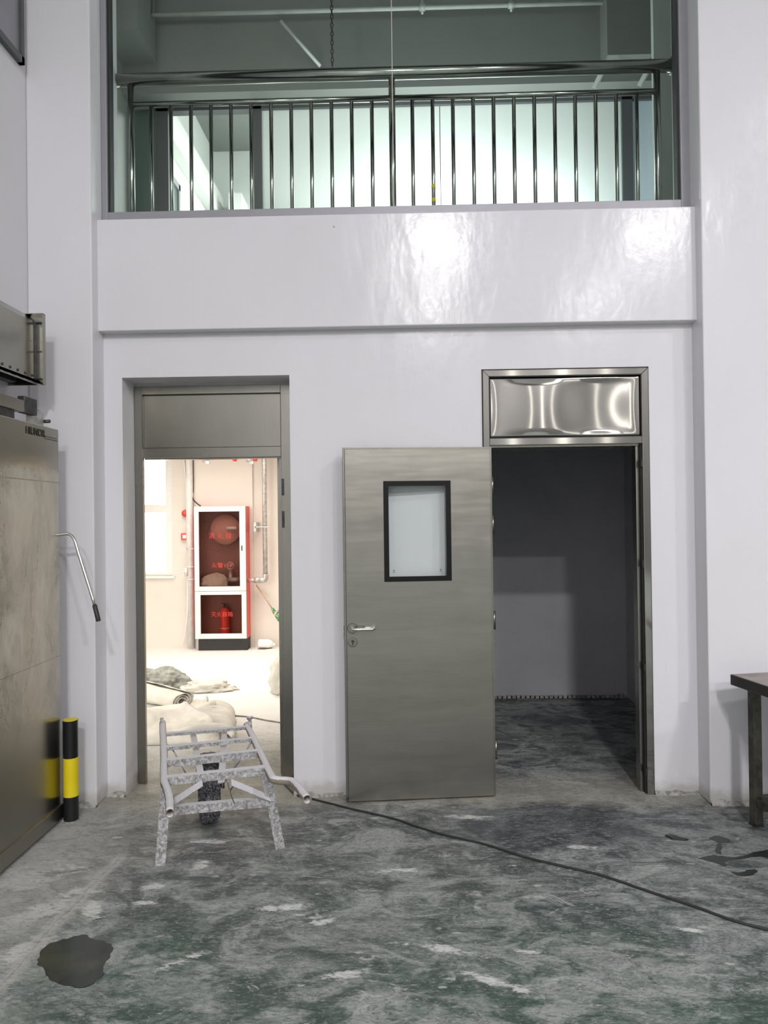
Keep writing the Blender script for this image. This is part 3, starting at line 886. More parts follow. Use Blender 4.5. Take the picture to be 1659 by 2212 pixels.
# mitred polished frame
bm = bmesh.new()
def quadbox(pts, y0, y1): prism(bm, [(x, y0, z) for x, z in pts], (0, y1 - y0, 0))
quadbox([(f2l, 0), (f2li, 0), (f2li, z2a), (f2l, f2t)], YD, YD + .06)
quadbox([(f2r, 0), (f2ri, 0), (f2ri, z2a), (f2r, f2t)], YD, YD + .06)
quadbox([(f2l, f2t), (f2r, f2t), (f2ri, z2a), (f2li, z2a)], YD, YD + .06)
quadbox([(f2li, z2c), (f2ri, z2c), (f2ri, z2b), (f2li, z2b)], YD + .002, YD + .06)
obj('door_frame', bm, M['mirror'], d2, bevel=0.0025)
# bowed transom sheet
bm = bmesh.new()
nx, nz_ = 90, 24
xa_, xb_ = f2li + .004, f2ri - .004
za_, zb_ = z2b + .004, z2a - .004
gv = []
for j in range(nz_ + 1):
    row = []
    for i in range(nx + 1):
        u, v = i / nx, j / nz_
        x, z = xa_ + (xb_ - xa_) * u, za_ + (zb_ - za_) * v
        e = min(1, u * 14, (1 - u) * 14, v * 9, (1 - v) * 9)
        bow = 0.0055 * math.sin(u * math.pi * 2.2 - 0.5 + 1.1 * math.sin(v * math.pi) * (u - .5)) + .0022 * math.sin(v * math.pi) * math.sin(u * 6.3)
        row.append(bm.verts.new((x, YD + .016 - bow * e, z)))
    gv.append(row)
for j in range(nz_):
    for i in range(nx): bm.faces.new((gv[j][i], gv[j][i + 1], gv[j + 1][i + 1], gv[j + 1][i]))
o = obj('transom_panel', bm, M['mirror'], d2, smooth=True, label='shiny bowed steel sheet over the dark doorway')
o.modifiers.new('solid', 'SOLIDIFY').thickness = 0.002
obj('seal_strip', B((f2li, f2li + .004, YD + .003, YD + .02, z2b, z2a), (f2ri - .004, f2ri, YD + .003, YD + .02, z2b, z2a), (f2li, f2ri, YD + .003, YD + .02, z2a - .004, z2a), (f2li, f2ri, YD + .003, YD + .02, z2b, z2b + .004)), M['seam'], d2)
obj('door_stop', B((f2ri - .026, f2ri - .006, YD + .05, 4.47, 0, z2c - .0), (f2ri - .004, f2r, YD + .03, 4.492, 0, z2c), (f2l, f2li + .004, YD + .03, YW1 + .01, 0, z2c), (f2li, f2ri, YD + .04, YW1 + .01, z2c - .012, z2c + .02)), M['steel_v'], d2, bevel=0.002)
obj('rubber_seal', B((f2ri - .006, f2ri + .0, YD + .02, YD + .06, 0, z2c)), M['seam'], d2)
bm = bmesh.new()
for py in (1000, 1218, 1442, 1668):
    p = at(1388, py, YD); box(bm, f2ri - .010, f2ri - .001, YD + .001, YD + .03, p.z - .022, p.z + .022)
obj('strike_plate', bm, M['seam'], d2)

# leaf, swung nearly flat against the wall; local frame along the leaf
A = atz(1076, 1707, 0.012)     # hinge side foot
Bp = atz(751, 1723, 0.012)     # free side foot
yh = D - .05
hx = at(1066, 1330, yh).x
fxl = at(744, 1330, yh - .085).x
Pn = Vector((hx, yh, 0)); Pf = Vector((fxl, yh - .085, 0))
du = (Pf - Pn); LW = du.length; du.normalize()          # from hinge to free edge
dn = Vector((du.y, -du.x, 0))
if dn.y > 0: dn = -dn                                     # towards the camera
zl1 = (at(736, 968, yh - .08).z + at(1058, 965, yh).z) / 2
zl0 = 0.012
TH = 0.045
def L(u, n, z): return Pn + du * u + dn * n + Vector((0, 0, z))
def lbox(bm, u0, u1, n0, n1, z0, z1):
    vs = [bm.verts.new(L(u, n, z)) for (u, n, z) in ((u0, n0, z0), (u1, n0, z0), (u1, n1, z0), (u0, n1, z0), (u0, n0, z1), (u1, n0, z1), (u1, n1, z1), (u0, n1, z1))]
    for f in ((0, 3, 2, 1), (4, 5, 6, 7), (0, 1, 5, 4), (1, 2, 6, 5), (2, 3, 7, 6), (3, 0, 4, 7)): bm.faces.new([vs[i] for i in f])
def uz(px, py):
    d = ray(px, py); n = dn
    t = (Pn - CAM).dot(n) / d.dot(n)
    p = CAM + d * t
    return (p - Pn).dot(du), p.z
wu0, wz_t = uz(973, 1038); wu1, wz_b = uz(829, 1257)
wu0b, _ = uz(976, 1257); wu0 = (wu0 + wu0b) / 2; wu1b, _ = uz(831, 1257); wu1 = (uz(827, 1038)[0] + wu1b) / 2
bw = 0.030
bm = bmesh.new()
lbox(bm, 0, wu0 + .01, -TH, 0, zl0, zl1); lbox(bm, wu1 - .01, LW, -TH, 0, zl0, zl1)
lbox(bm, wu0 + .01, wu1 - .01, -TH, 0, zl0, wz_b + .01); lbox(bm, wu0 + .01, wu1 - .01, -TH, 0, wz_t - .01, zl1)
bmesh.ops.remove_doubles(bm, verts=bm.verts, dist=1e-5)
leaf = obj('door_leaf', bm, M['steel'], d2, label='tall brushed steel door leaf standing open')
bm = bmesh.new()
e = .010
lbox(bm, 0, e, 0, .0025, zl0, zl1); lbox(bm, LW - e, LW, 0, .0025, zl0, zl1); lbox(bm, e, LW - e, 0, .0025, zl1 - e, zl1)
obj('edge_trim', bm, M['steel_v'], leaf)
bm = bmesh.new(); lbox(bm, LW - e - .003, LW - e, 0, .0012, zl0, zl1); lbox(bm, LW - .001, LW + .0008, -.030, -.001, zl0, zl1)
obj('edge_seam', bm, M['seam'], leaf)
bm = bmesh.new()
for (a, b, c, dd) in ((wu0, wu0 + bw, wz_b, wz_t), (wu1 - bw, wu1, wz_b, wz_t), (wu0 + bw, wu1 - bw, wz_b, wz_b + bw), (wu0 + bw, wu1 - bw, wz_t - bw, wz_t)):
    lbox(bm, a, b, -.006, .004, c, dd)
obj('window_surround', bm, M['black'], leaf)
bm = bmesh.new(); lbox(bm, wu0 + bw - .004, wu1 - bw + .004, -.004, .001, wz_b + bw - .004, wz_t - bw + .004)
obj('window_pane', bm, M['glass_door'], leaf)
bm = bmesh.new()
for (px, py) in ((851, 1234), (952, 1232)):
    u, z = uz(px, py)
    lbox(bm, u - .010, u + .010, .001, .0014, z - .008, z - .0065); lbox(bm, u - .002, u + .002, .001, .0014, z - .004, z + .007); lbox(bm, u - .006, u + .006, .001, .0014, z + .004, z + .006)
obj('pane_mark', bm, M['letter'], leaf, label='tiny printed marks in the lower pane corners')
# lever, rose and lock
hu, hz = uz(761, 1357)
bm = bmesh.new(); lathe(bm, L(hu, 0.0, hz), dn, [(0, .030), (.006, .030), (.009, .027), (.009, 0)], 32)
obj('handle_rose', bm, M['steel_v'], leaf)
bm = bmesh.new()
hu2, _ = uz(806, 1357)
tube(bm, smooth_path([L(hu, .005, hz), L(hu, .045, hz), L(hu - .012, .058, hz), L(hu2 + .02, .058, hz), L(hu2, .050, hz), L(hu2 - .002, .018, hz), L(hu2 + .02, .010, hz), L(hu2 + .05, .010, hz)], 5), .0085, 14)
obj('lever_handle', bm, M['chrome'], leaf)
ku, kz = uz(762, 1387)
bm = bmesh.new(); lathe(bm, L(ku, 0.0, kz), dn, [(0, .029), (.005, .029), (.007, .026), (.007, 0)], 32)
lk = obj('lock_escutcheon', bm, M['steel_v'], leaf)
bm = bmesh.new(); lathe(bm, L(ku, .006, kz + .005), dn, [(0, .009), (.006, .0085), (.006, 0)], 20); lbox(bm, ku - .004, ku + .004, .006, .011, kz - .018, kz)
obj('lock_cylinder', bm, M['darksteel'], leaf)
bm = bmesh.new(); lbox(bm, LW, LW + .006, -.032, -.012, hz - .012, hz + .012); lbox(bm, LW, LW + .0015, -.036, -.008, hz - .10, hz + .07)
obj('latch', bm, M['steel_v'], leaf)
bm = bmesh.new()
for zz in (.28, 1.05, 1.62, 1.85):
    tube(bm, [L(-.006, -.006, zz - .055), L(-.006, -.006, zz + .055)], .0075, 10)
obj('hinge', bm, M['steel_v'], leaf)

# ------------------------------------------------------------------ cold store sliding door on the left wall
XD = atz(154, 1772).x - .052
YE = atx(130, 1350, XD).y
cs = empty('cold_store_door', (XD - .05, 3.0, 0))
tag(cs, 'huge stainless steel sliding door at the left edge beside the striped post', 'door')
ztop = atx(126, 928, XD).z
obj('door_panel', B((XD - .11, XD, 1.3, YE, .03, ztop)), M['film'], cs, bevel=.004)
obj('kick_strip', B((XD - .01, XD + .012, 1.3, YE - .005, .02, .10)), M['steel'], cs, bevel=.003)
obj('bottom_seal', B((XD - .10, XD - .01, 1.3, YE - .01, .0, .04)), M['seam'], cs)
obj('seam_line', B((XD, XD + .0015, 1.3, YE, ztop - .30, ztop - .296), (XD, XD + .0015, 1.3, YE, .92, .922)), M['steel_v'], cs)
pl = atx(77, 932, XD + .001)
text('lettering', 'HIUNOR', (XD + .002, pl.y, pl.z - .004), 0.056, M['letter'], cs, (0, 1, 0), (0, 0, 1), .92)
p1, p2 = atx(96, 937, XD), atx(122, 945, XD)
zl_ = p2.z
obj('sign_underline', B((XD, XD + .0015, p1.y, p2.y, zl_ - .010, zl_ - .006), (XD, XD + .0015, p1.y, p2.y + .01, zl_ - .022, zl_ - .018)), M['letter'], cs)
# bent pull lever
hp = atx(124, 1156, XD)
bm = bmesh.new()
pts = [hp + Vector((-.01, 0, 0)), hp + Vector((.03, 0, .004)), at(150, 1154, hp.y), at(161, 1166, hp.y - .01), at(170, 1196, hp.y - .02), at(205, 1308, hp.y - .05)]
tube(bm, smooth_path(pts, 6), .0085, 16)
hl = obj('pull_lever', bm, M['chrome'], cs)
bm = bmesh.new(); q0, q1 = at(204, 1306, hp.y - .05), at(213, 1342, hp.y - .06)
tube(bm, [q0, q0 + (q1 - q0) * .05, q1 - (q1 - q0) * .05, q1], [.009, .0125, .0125, .011], 16)
obj('grip', bm, M['cable'], hl)

# overhead track cover and the roller carriage
tk = empty('track_cover', (XL + .05, 3.6, 2.5))
tag(tk, 'stainless steel track cover box on the left wall above the sliding door', 'track cover')
YT = 3.98
zc_t = at(78, 680, YT).z; zc_b = at(78, 832, YT).z
xo = at(98, 750, YT).x; xs_ = at(75, 750, YT - .02).x
bm = bmesh.new()
prism(bm, [(xs_ - .045, 1.6, zc_t - .003), (xs_, 1.6, zc_t - .05), (xs_, 1.6, zc_b + .02), (xs_ - .004, 1.6, zc_b + .02), (xs_ - .004, 1.6, zc_t - .052), (xs_ - .05, 1.6, zc_t - .006), (XL, 1.6, zc_t - .006), (XL, 1.6, zc_t - .003)], (0, YT - 1.62, 0))
obj('cover_sheet', bm, M['steel_v'], tk)
bm = B((XL, xo, YT, YT + .003, zc_b, zc_t), (xo - .003, xo, YT - .03, YT, zc_b, zc_t), (XL, xo, YT - .03, YT, zc_t - .003, zc_t))
obj('end_plate', bm, M['steel_v'], tk)
obj('plate_fold', B((xs_ - .002, xs_ + .008, YT - .02, YT, zc_b + .02, zc_t - .045), (xs_, xo - .004, YT - .012, YT, zc_t - .050, zc_t - .042), (xs_, xo - .004, YT - .012, YT, zc_b + .03, zc_b + .036), (xs_ + .005, xo - .005, YT - .006, YT, (zc_b + zc_t) / 2 - .012, (zc_b + zc_t) / 2 - .008)), M['darksteel'], tk)
obj('perforated_strip', B((xs_ - .002, xs_ + .018, 1.6, YT, zc_b + .006, zc_b + .022), (xs_ + .016, xs_ + .018, 1.6, YT, zc_b - .004, zc_b + .022)), M['steel'], tk)
for i in range(14):
    y = YT - .05 - i * .075
    bm = bmesh.new()
    lathe(bm, (xs_, y, zc_b + .045), (1, 0, 0), [(0, .008), (.004, .007), (.005, 0)], 10)
    obj('screw', bm, M['darksteel'], tk)
    obj('slot', B((xs_ + .0, xs_ + .019, y - .02, y + .02, zc_b + .004, zc_b + .007)), M['seam'], tk)
obj('inner_rail', B((XL, XL + .012, YT - .35, YT - .01, zc_b + .02, zc_t - .04), (XL + .02, XL + .07, 1.6, YT - .04, zc_b + .01, zc_b + .05)), M['darksteel'], tk)

ra = empty('door_track', (XL + .06, 3.4, ztop + .05))
tag(ra, 'grey hanging rail with roller carriage on top of the sliding door', 'door track')
bx = XD - .06
obj('rail_bar', B((bx - .05, bx + .01, 1.6, atx(48, 888, bx).y, ztop + .06, ztop + .12)), M['steel'], ra)
obj('rail_channel', B((bx - .03, bx, 1.6, YE - .35, ztop, ztop + .06)), M['darksteel'], ra)
yk = atx(56, 870, bx).y
kz0 = ztop + .02
obj('sensor_box', B((bx - .03, bx + .01, yk - .03, yk + .10, at(50, 893, yk).z - .0 , at(50, 857, yk).z)), M['darksteel'], ra, bevel=.004)
obj('carriage_plate', B((bx - .03, bx - .026, yk + .06, yk + .24, ztop - .01, ztop + .10)), M['galv'], ra)
bm = bmesh.new()
bolt = at(81, 905, yk + .25); bolt.x = bolt.x
tube(bm, [bolt, Vector((bolt.x, bolt.y, at(81, 885, bolt.y).z))], .008, 10)
tube(bm, [Vector((bolt.x, bolt.y, at(81, 896, bolt.y).z)), Vector((bolt.x, bolt.y, at(81, 893, bolt.y).z))], .014, 6)
tube(bm, [Vector((bolt.x, bolt.y, at(81, 886, bolt.y).z)), Vector((bolt.x, bolt.y, at(81, 884, bolt.y).z))], .013, 6)
obj('clamp_bolt', bm, M['chrome'], ra)
bm = bmesh.new()
b0, b1 = at(78, 911, yk + .25), at(108, 910, yk + .25)
tube(bm, [b0, b0.lerp(b1, .4)], .016, 6); tube(bm, [b0.lerp(b1, .4), b1], .010, 12)
obj('stop_bolt', bm, M['darksteel'], ra)
bm = bmesh.new(); tube(bm, smooth_path([at(27, 871, yk - .1), at(35, 870, yk), at(45, 877, yk)], 5), .005, 8); obj('cable', bm, M['cable'], ra)

# dark glazed opening at the top left on the side wall
w4 = empty('window_4', (XL, 3.6, 4.3))
tag(w4, 'dark grey framed window high on the left side wall', 'window', kind='structure')
pe = atx(42, 70, XL); pb = atx(42, 141, XL)
obj('window_frame', B((XL - .01, XL + .03, pe.y - .03, pe.y, pb.z, 6.5), (XL - .01, XL + .03, 1.5, pe.y, pb.z, pb.z + .04)), M['aludark'], w4)
obj('window_pane', B((XL - .005, XL + .012, 1.5, pe.y - .03, pb.z + .04, 6.5)), M['alu'], w4)

# ------------------------------------------------------------------ striped bollard
pb_ = atz(154, 1772)
bo = empty('bollard', pb_)
tag(bo, 'black and yellow striped steel bollard beside the sliding door', 'bollard')
rb = 0.040
yb_ = pb_.y
h_t, h1, h2 = at(153, 1555, yb_).z, at(153, 1635, yb_).z, at(153, 1718, yb_).z
def cyl(z0, z1, r, name, mat, bev=False, lab=None):
    bm = bmesh.new()
    lathe(bm, (pb_.x, yb_, 0), (0, 0, 1), [(z0, 0), (z0, r), (z1, r), (z1, 0)], 40)
    return obj(name, bm, mat, bo, bevel=.0, label=lab)
cyl(0, h2, rb, 'lower_band', M['blackpaint'], lab='black lower band')
cyl(h2, h1, rb + .0003, 'middle_band', M['yellow'], lab='bright yellow band')
cyl(h1, h_t, rb, 'upper_band', M['blackpaint'], lab='black upper band')
cyl(h_t, h_t + .004, rb - .001, 'cap', M['yellow'], lab='yellow top cap')
bm = bmesh.new()
n = 40
for i in range(n):
    a = 2 * math.pi * i / n; r = rb + .004 + .006 * random.random()
    bar(bm, (pb_.x + rb * .9 * math.cos(a), yb_ + rb * .9 * math.sin(a), .002), (pb_.x + r * math.cos(a), yb_ + r * math.sin(a), .001), .01, .006)
obj('mortar_collar', bm, M['ridge'], bo)

# ------------------------------------------------------------------ wheelbarrow frame
ZB = 0.41
wb = empty('wheelbarrow', atz(455, 1790))
tag(wb, 'plaster crusted wheelbarrow frame without a tray in front of the left doorway', 'wheelbarrow')
TR = 0.0195
lp = [atz(351, 1562, ZB), atz(354, 1625, ZB), atz(355, 1685, ZB), atz(361, 1706, ZB), atz(366, 1725, ZB), atz(367, 1757, ZB)]
rp = [atz(533, 1566, ZB), atz(560, 1622, ZB), atz(585, 1676, ZB), atz(597, 1685, ZB), atz(626, 1688, ZB), atz(640, 1697, ZB), atz(664, 1727, ZB)]
for pts in (lp, rp):
    bm = bmesh.new(); P_ = smooth_path(pts, 5); pipe_open(bm, P_, TR, .003)
    # crusty wobble
    for v in bm.verts:
        v.co += Vector((noise.noise(v.co * 40), noise.noise(v.co * 40 + Vector((9, 0, 0))), noise.noise(v.co * 40 + Vector((0, 9, 0))))) * .0022
    obj('side_rail', bm, M['handle'], wb)
DIR = (lp[0] - lp[2]); DIR.z = 0; DIR.normalize()
NRM = Vector((DIR.y, -DIR.x, 0))
if NRM.x < 0: NRM = -NRM
def crust(bm, amp=.0013, cuts=14):
    es = [e for e in bm.edges if e.calc_length() > .15]
    if es: bmesh.ops.subdivide_edges(bm, edges=es, cuts=cuts, use_grid_fill=True)
    for v in bm.verts:
        v.co += Vector((noise.noise(v.co * 55), noise.noise(v.co * 55 + Vector((9, 0, 0))), noise.noise(v.co * 55 + Vector((0, 9, 0))))) * amp
def slat(a, b, w=.040, drop=.036, name='cross_slat', z=ZB + .012):
    a = atz(*a, z); b = atz(*b, z)
    bm = bmesh.new()
    bar(bm, a, b, w, .004, side=DIR)
    off = -DIR * (w / 2 - .002) - Vector((0, 0, drop / 2))
    bar(bm, a + off, b + off, drop, .004, side=Vector((0, 0, 1)))
    crust(bm)
    return obj(name, bm, M['plastered'], wb)
slat((360, 1584), (536, 1569), drop=.014)
slat((359, 1613), (550, 1593), drop=.018)
slat((360, 1641), (562, 1620))
slat((360, 1678), (578, 1655))
# legs
LB, RB_ = atz(346, 1870), atz(606, 1835)
LT = atz(359, 1690, ZB - .02); RT_ = atz(574, 1668, ZB)
for (a, b) in ((LT, LB), (RT_, RB_)):
    bm = bmesh.new(); bar(bm, a, b, .048, .006, side=NRM)
    bar(bm, a + DIR * .018 + NRM * .019, b + DIR * .018 + NRM * .019, .036, .004, side=DIR); crust(bm)
    obj('leg', bm, M['plastered'], wb)
def onleg(a, b, z): 
    t = (z - a.z) / (b.z - a.z); return a.lerp(b, t)
zl = 0.255
bm = bmesh.new(); pa, pb2 = onleg(LT, LB, zl) - DIR * .01, onleg(RT_, RB_, zl) - DIR * .01
bar(bm, pa, pb2, .040, .005); bar(bm, pa + DIR * .016 + Vector((0, 0, .02)), pb2 + DIR * .016 + Vector((0, 0, .02)), .032, .004, side=DIR); crust(bm)
obj('leg_brace', bm, M['plastered'], wb)
# wheel
wr = 0.185
wc = atz(455, 1792) + DIR * .12; wc.z = wr
tp = []
ww = .052
bm = bmesh.new()
prof = [(-ww * .62, wr * .62), (-ww * .9, wr * .74), (-ww, wr * .86), (-ww * .8, wr * .955), (-ww * .4, wr * .995), (0, wr), (ww * .4, wr * .995), (ww * .8, wr * .955), (ww, wr * .86), (ww * .9, wr * .74), (ww * .62, wr * .62), (-ww * .62, wr * .62)]
lathe(bm, wc, NRM, prof, 64)
tyre = obj('tyre', bm, M['tyre'], wb, smooth=True)
bm = bmesh.new()
for i in range(44):
    a = 2 * math.pi * i / 44
    rad = DIR * math.cos(a) + Vector((0, 0, 1)) * math.sin(a)
    tan = DIR * -math.sin(a) + Vector((0, 0, 1)) * math.cos(a)
    for s in (-1, 1):
        c0 = wc + rad * (wr * .995) + NRM * s * .012
        c1 = wc + rad * (wr * .955) + NRM * s * .042 + tan * .014
        bar(bm, c0, c1, .007, .008, side=tan)
obj('tread', bm, M['tyre'], tyre)
bm = bmesh.new()
lathe(bm, wc, NRM, [(-.032, 0), (-.032, wr * .3), (-.012, wr * .36), (-.03, wr * .62), (.03, wr * .62), (.012, wr * .36), (.032, wr * .3), (.032, 0)], 40)
obj('rim', bm, M['plastered'], wb, smooth=True)
bm = bmesh.new(); tube(bm, [wc - NRM * .085, wc + NRM * .085], .009, 12); tube(bm, [wc - NRM * .085, wc - NRM * .07], .016, 6); tube(bm, [wc + NRM * .07, wc + NRM * .085], .016, 6)
obj('axle', bm, M['darksteel'], wb)
# fork bars under the slats and brackets to the axle
for s, pxs in ((-1, ((416, 1580), (437, 1690))), (1, ((485, 1573), (478, 1690)))):
    a, b = atz(*pxs[0], ZB - .03), atz(*pxs[1], ZB - .03)
    bm = bmesh.new(); bar(bm, a, b, .034, .005, side=NRM); crust(bm)
    f = obj('fork_bar', bm, M['plastered'], wb)
    m1 = a.lerp(b, .55); 
    bm = bmesh.new(); bar(bm, m1 + Vector((0, 0, 0)), wc + NRM * s * .072, .032, .005, side=DIR)
    obj('fork_bracket', bm, M['plastered'], wb)
# dark struts from the rails to the axle, light diagonals from the legs
for (p, s) in ((atz(372, 1618, ZB - .01), -1), (atz(543, 1604, ZB - .01), 1)):
    bm = bmesh.new(); bar(bm, p, wc + NRM * s * .08 + DIR * .02, .030, .005, side=DIR); crust(bm)
    obj('strut', bm, M['plastered'], wb)
for (a, b) in (((437, 1692), (378, 1742)), ((500, 1690), (578, 1744))):
    A_, B_ = atz(*a, ZB - .02), None
    lg = (LT, LB) if a[0] < 450 else (RT_, RB_)
    B_ = onleg(*lg, .27)
    bm = bmesh.new(); bar(bm, A_, B_, .040, .004, side=DIR + Vector((0, 0, .6))); crust(bm)
    obj('diagonal_brace', bm, M['plastered'], wb)
# front stops
for i, (a, b) in enumerate((((350, 1590), (349, 1561)), ((545, 1572), (540, 1547)))):
    p = atz(351, 1566, ZB) if i == 0 else atz(541, 1571, ZB)
    bm = bmesh.new(); bar(bm, p + Vector((0, 0, -.04)), p + Vector((-.004, 0, .045 if i == 0 else .06)), .022, .006, side=NRM); 
    if i: tube(bm, [p + Vector((-.02, 0, .055)), p + Vector((.012, 0, .06))], .010, 8)
    crust(bm, .0015, 4)
    obj('front_stop', bm, M['plastered'], wb)
# tie wire
bm = bmesh.new(); p = atz(492, 1690, ZB - .03)
tube(bm, smooth_path([p, p + Vector((.01, -.01, -.03)), p + Vector((.028, 0, -.02)), p + Vector((.012, 0, -.045)), p + Vector((.03, -.01, -.09)), p + Vector((.035, -.01, -.10))], 5), .0022, 6)
obj('tie_wire', bm, M['darksteel'], wb)

# ------------------------------------------------------------------ metal work table at the right
tb = empty('work_table', atz(1640, 1785))
tag(tb, 'dark steel framed work table cut off at the right edge of the picture', 'table')
zt_ = 0.795
c0 = atz(1577, 1456, zt_)                 # back left corner of the top
c1 = atz(1659, 1483, zt_)
tdir = (c1 - c0); tdir.z = 0; tdir.normalize()  # runs towards the camera
tside = Vector((-tdir.y, tdir.x, 0))
if tside.x < 0: tside = -tside
TL, TWd = 1.5, .75
def T(u, w, z): return c0 + tdir * u + tside * w + Vector((0, 0, z - zt_))
def tbox(bm, u0, u1, w0, w1, z0, z1):
    vs = [bm.verts.new(T(*c)) for c in ((u0, w0, z0), (u1, w0, z0), (u1, w1, z0), (u0, w1, z0), (u0, w0, z1), (u1, w0, z1), (u1, w1, z1), (u0, w1, z1))]
    for f in ((0, 3, 2, 1), (4, 5, 6, 7), (0, 1, 5, 4), (1, 2, 6, 5), (2, 3, 7, 6), (3, 0, 4, 7)): bm.faces.new([vs[i] for i in f])
M['tableedge'] = plain('grey brown folded steel edge', (0.11, 0.105, 0.10), 0.35, 0.6, nz=0.15)
M['tabletop'] = plain('stained brown table top', (0.40, 0.34, 0.31), 0.5, 0.0, nz=0.35, sc=6)
M['tableleg'] = plain('plaster smeared square steel tube', (0.16, 0.155, 0.13), 0.38, 0.75, nz=0.5, sc=10)
bm = bmesh.new(); tbox(bm, 0, TL, 0, TWd, zt_ - .058, zt_ - .001); obj('table_frame', bm, M['tableedge'], tb, bevel=.004)
bm = bmesh.new(); tbox(bm, .006, TL - .006, .006, TWd - .006, zt_ - .004, zt_); obj('table_top', bm, M['tabletop'], tb)
lgp = atz(1634, 1783)
rel = lgp - c0; lu, lw = rel.dot(tdir), rel.dot(tside)
for (u, w) in ((lu, lw), (lu, TWd - lw), (TL - lu, lw), (TL - lu, TWd - lw)):
    bm = bmesh.new(); tbox(bm, u - .024, u + .024, w - .024, w + .024, 0.012, zt_ - .058); lg_ = obj('leg', bm, M['tableleg'], tb, bevel=.003)
    bm = bmesh.new(); tbox(bm, u - .026, u + .026, w - .026, w + .026, 0, .012); obj('foot', bm, M['darksteel'], lg_)
zs_ = .135
for (u, w0, w1, ax) in ((lu, lw, TWd - lw, 'w'), (TL - lu, lw, TWd - lw, 'w')):
    bm = bmesh.new(); tbox(bm, u - .02, u + .02, w0, w1, zs_ - .02, zs_ + .02); obj('stretcher', bm, M['tableleg'], tb, bevel=.003)
for w in (lw, TWd - lw):
    bm = bmesh.new(); tbox(bm, lu, TL - lu, w - .02, w + .02, zs_ - .02, zs_ + .02); obj('stretcher', bm, M['tableleg'], tb, bevel=.003)

# ------------------------------------------------------------------ floor items
pts = [atz(520, 1545, .0)]
cab = [(607, 1682), (618, 1697), (640, 1717), (680, 1727), (760, 1747), (850, 1768), (900, 1785), (960, 1803), (1050, 1824), (1130, 1850), (1220, 1872), (1300, 1891), (1400, 1925), (1500, 1958), (1590, 1990), (1700, 2018)]
bm = bmesh.new(); tube(bm, smooth_path([atz(px, py, .006) for px, py in cab], 6), .0058, 8)
tag(obj('power_cable', bm, M['cable']), 'long black cable snaking from the left doorway across the hall floor', 'cable')
bm = bmesh.new(); tube(bm, smooth_path([atz(px, py, .005) for px, py in ((505, 1546), (540, 1549), (575, 1556), (612, 1562), (640, 1570))], 6), .0065, 8)
tag(obj('power_cable', bm, M['canvas_dark']), 'thin dusty cable lying on the sunlit room floor past the tarpaulin', 'cable')


def blob(name, pts, mat, label, cat, z=.0025):
    P_ = [atz(px, py) for px, py in pts]
    P_ = smooth_path(P_ + [P_[0]], 8)[:-1]
    P_ = [p + Vector((noise.noise(p * 9) * .022 + noise.noise(p * 32) * .012, noise.noise(p * 9 + Vector((7, 0, 0))) * .018 + noise.noise(p * 32 + Vector((3, 0, 0))) * .010, 0)) for p in P_]
    bm = bmesh.new()
    a = []
    cc = sum(P_, Vector()) / len(P_)
    lo = [bm.verts.new((p.x, p.y, 0.0002)) for p in P_]
    hi = [bm.verts.new((p.x + (cc.x - p.x) * .02, p.y + (cc.y - p.y) * .02, z)) for p in P_]
    bm.faces.new(hi)
    for i in range(len(lo)):
        j = (i + 1) % len(lo)
        bm.faces.new((lo[i], lo[j], hi[j], hi[i]))
    return tag(obj(name, bm, mat), label, cat)


blob('puddle', [(84, 2082), (92, 2055), (125, 2032), (160, 2023), (192, 2020), (205, 2028), (238, 2042), (240, 2060), (222, 2080), (222, 2104), (205, 2122), (175, 2132), (140, 2124), (100, 2102)], M['water'], 'dark rounded puddle on the floor at the lower left', 'puddle', .0015)
blob('wet_mark', [(1508, 1855), (1530, 1848), (1585, 1850), (1630, 1840), (1690, 1835), (1690, 1856), (1640, 1852), (1600, 1856), (1568, 1862), (1575, 1870), (1560, 1870), (1530, 1860)], M['oil'], 'long dark wet streak reaching the right edge of the floor', 'stain', .0008)
blob('wet_mark', [(1575, 1882), (1600, 1884), (1625, 1878), (1632, 1884), (1622, 1893), (1598, 1892)], M['oil'], 'small dark wet smear just below the long streak at right', 'stain', .0008)
blob('wet_mark', [(1528, 1812), (1550, 1803), (1572, 1812), (1575, 1820), (1555, 1822), (1560, 1842), (1552, 1842), (1545, 1822)], M['oil'], 'faint forked wet mark left of the table leg', 'stain', .0008)

p = atz(1462, 1812)
bm = bmesh.new()
prism(bm, [p + Vector(v) for v in ((-.05, .03, 0), (.0, .015, 0), (.05, -.02, 0), (.03, -.025, 0), (-.03, -.012, 0))], (0.004, 0, .009))
for v in bm.verts: v.co.z += .006 * noise.noise(v.co * 30) * (v.co.z > .01)
tag(obj('scrap_chip', bm, M['cable']), 'small dark wedge of scrap lying on the floor before the dark doorway', 'scrap')

# ------------------------------------------------------------------ lit room contents
YCB = 9.13   # front of the fire cabinet
def cz(py, y=YCB): return at(478, py, y).z
def cx_(px, py=1230, y=YCB): return at(px, py, y).x
kx0, kx1 = cx_(420), cx_(531)
kz0, kz1 = cz(1380), cz(1094)
fc = empty('fire_cabinet', ((kx0 + kx1) / 2, YCB + .1, 0))
tag(fc, 'tall red fire hose cabinet with a white framed glass door', 'cabinet')
YBk = R1Y - .035
obj('cabinet_body', B((kx0, kx0 + .015, YCB + .03, YBk, kz0, kz1), (kx1 - .015, kx1 + .004, YCB + .03, YBk, kz0, kz1), (kx0, kx1, YCB + .03, YBk, kz1 - .015, kz1), (kx0, kx1, YCB + .03, YBk, kz0, kz0 + .015)), M['red'], fc)
obj('back_panel', B((kx0 + .015, kx1 - .015, YBk - .01, YBk - .002, kz0 + .015, kz1 - .015), (kx0 + .015, kx1 - .015, YCB + .04, YBk - .01, cz(1277) - .008, cz(1277) + .008)), M['darkred'], fc)
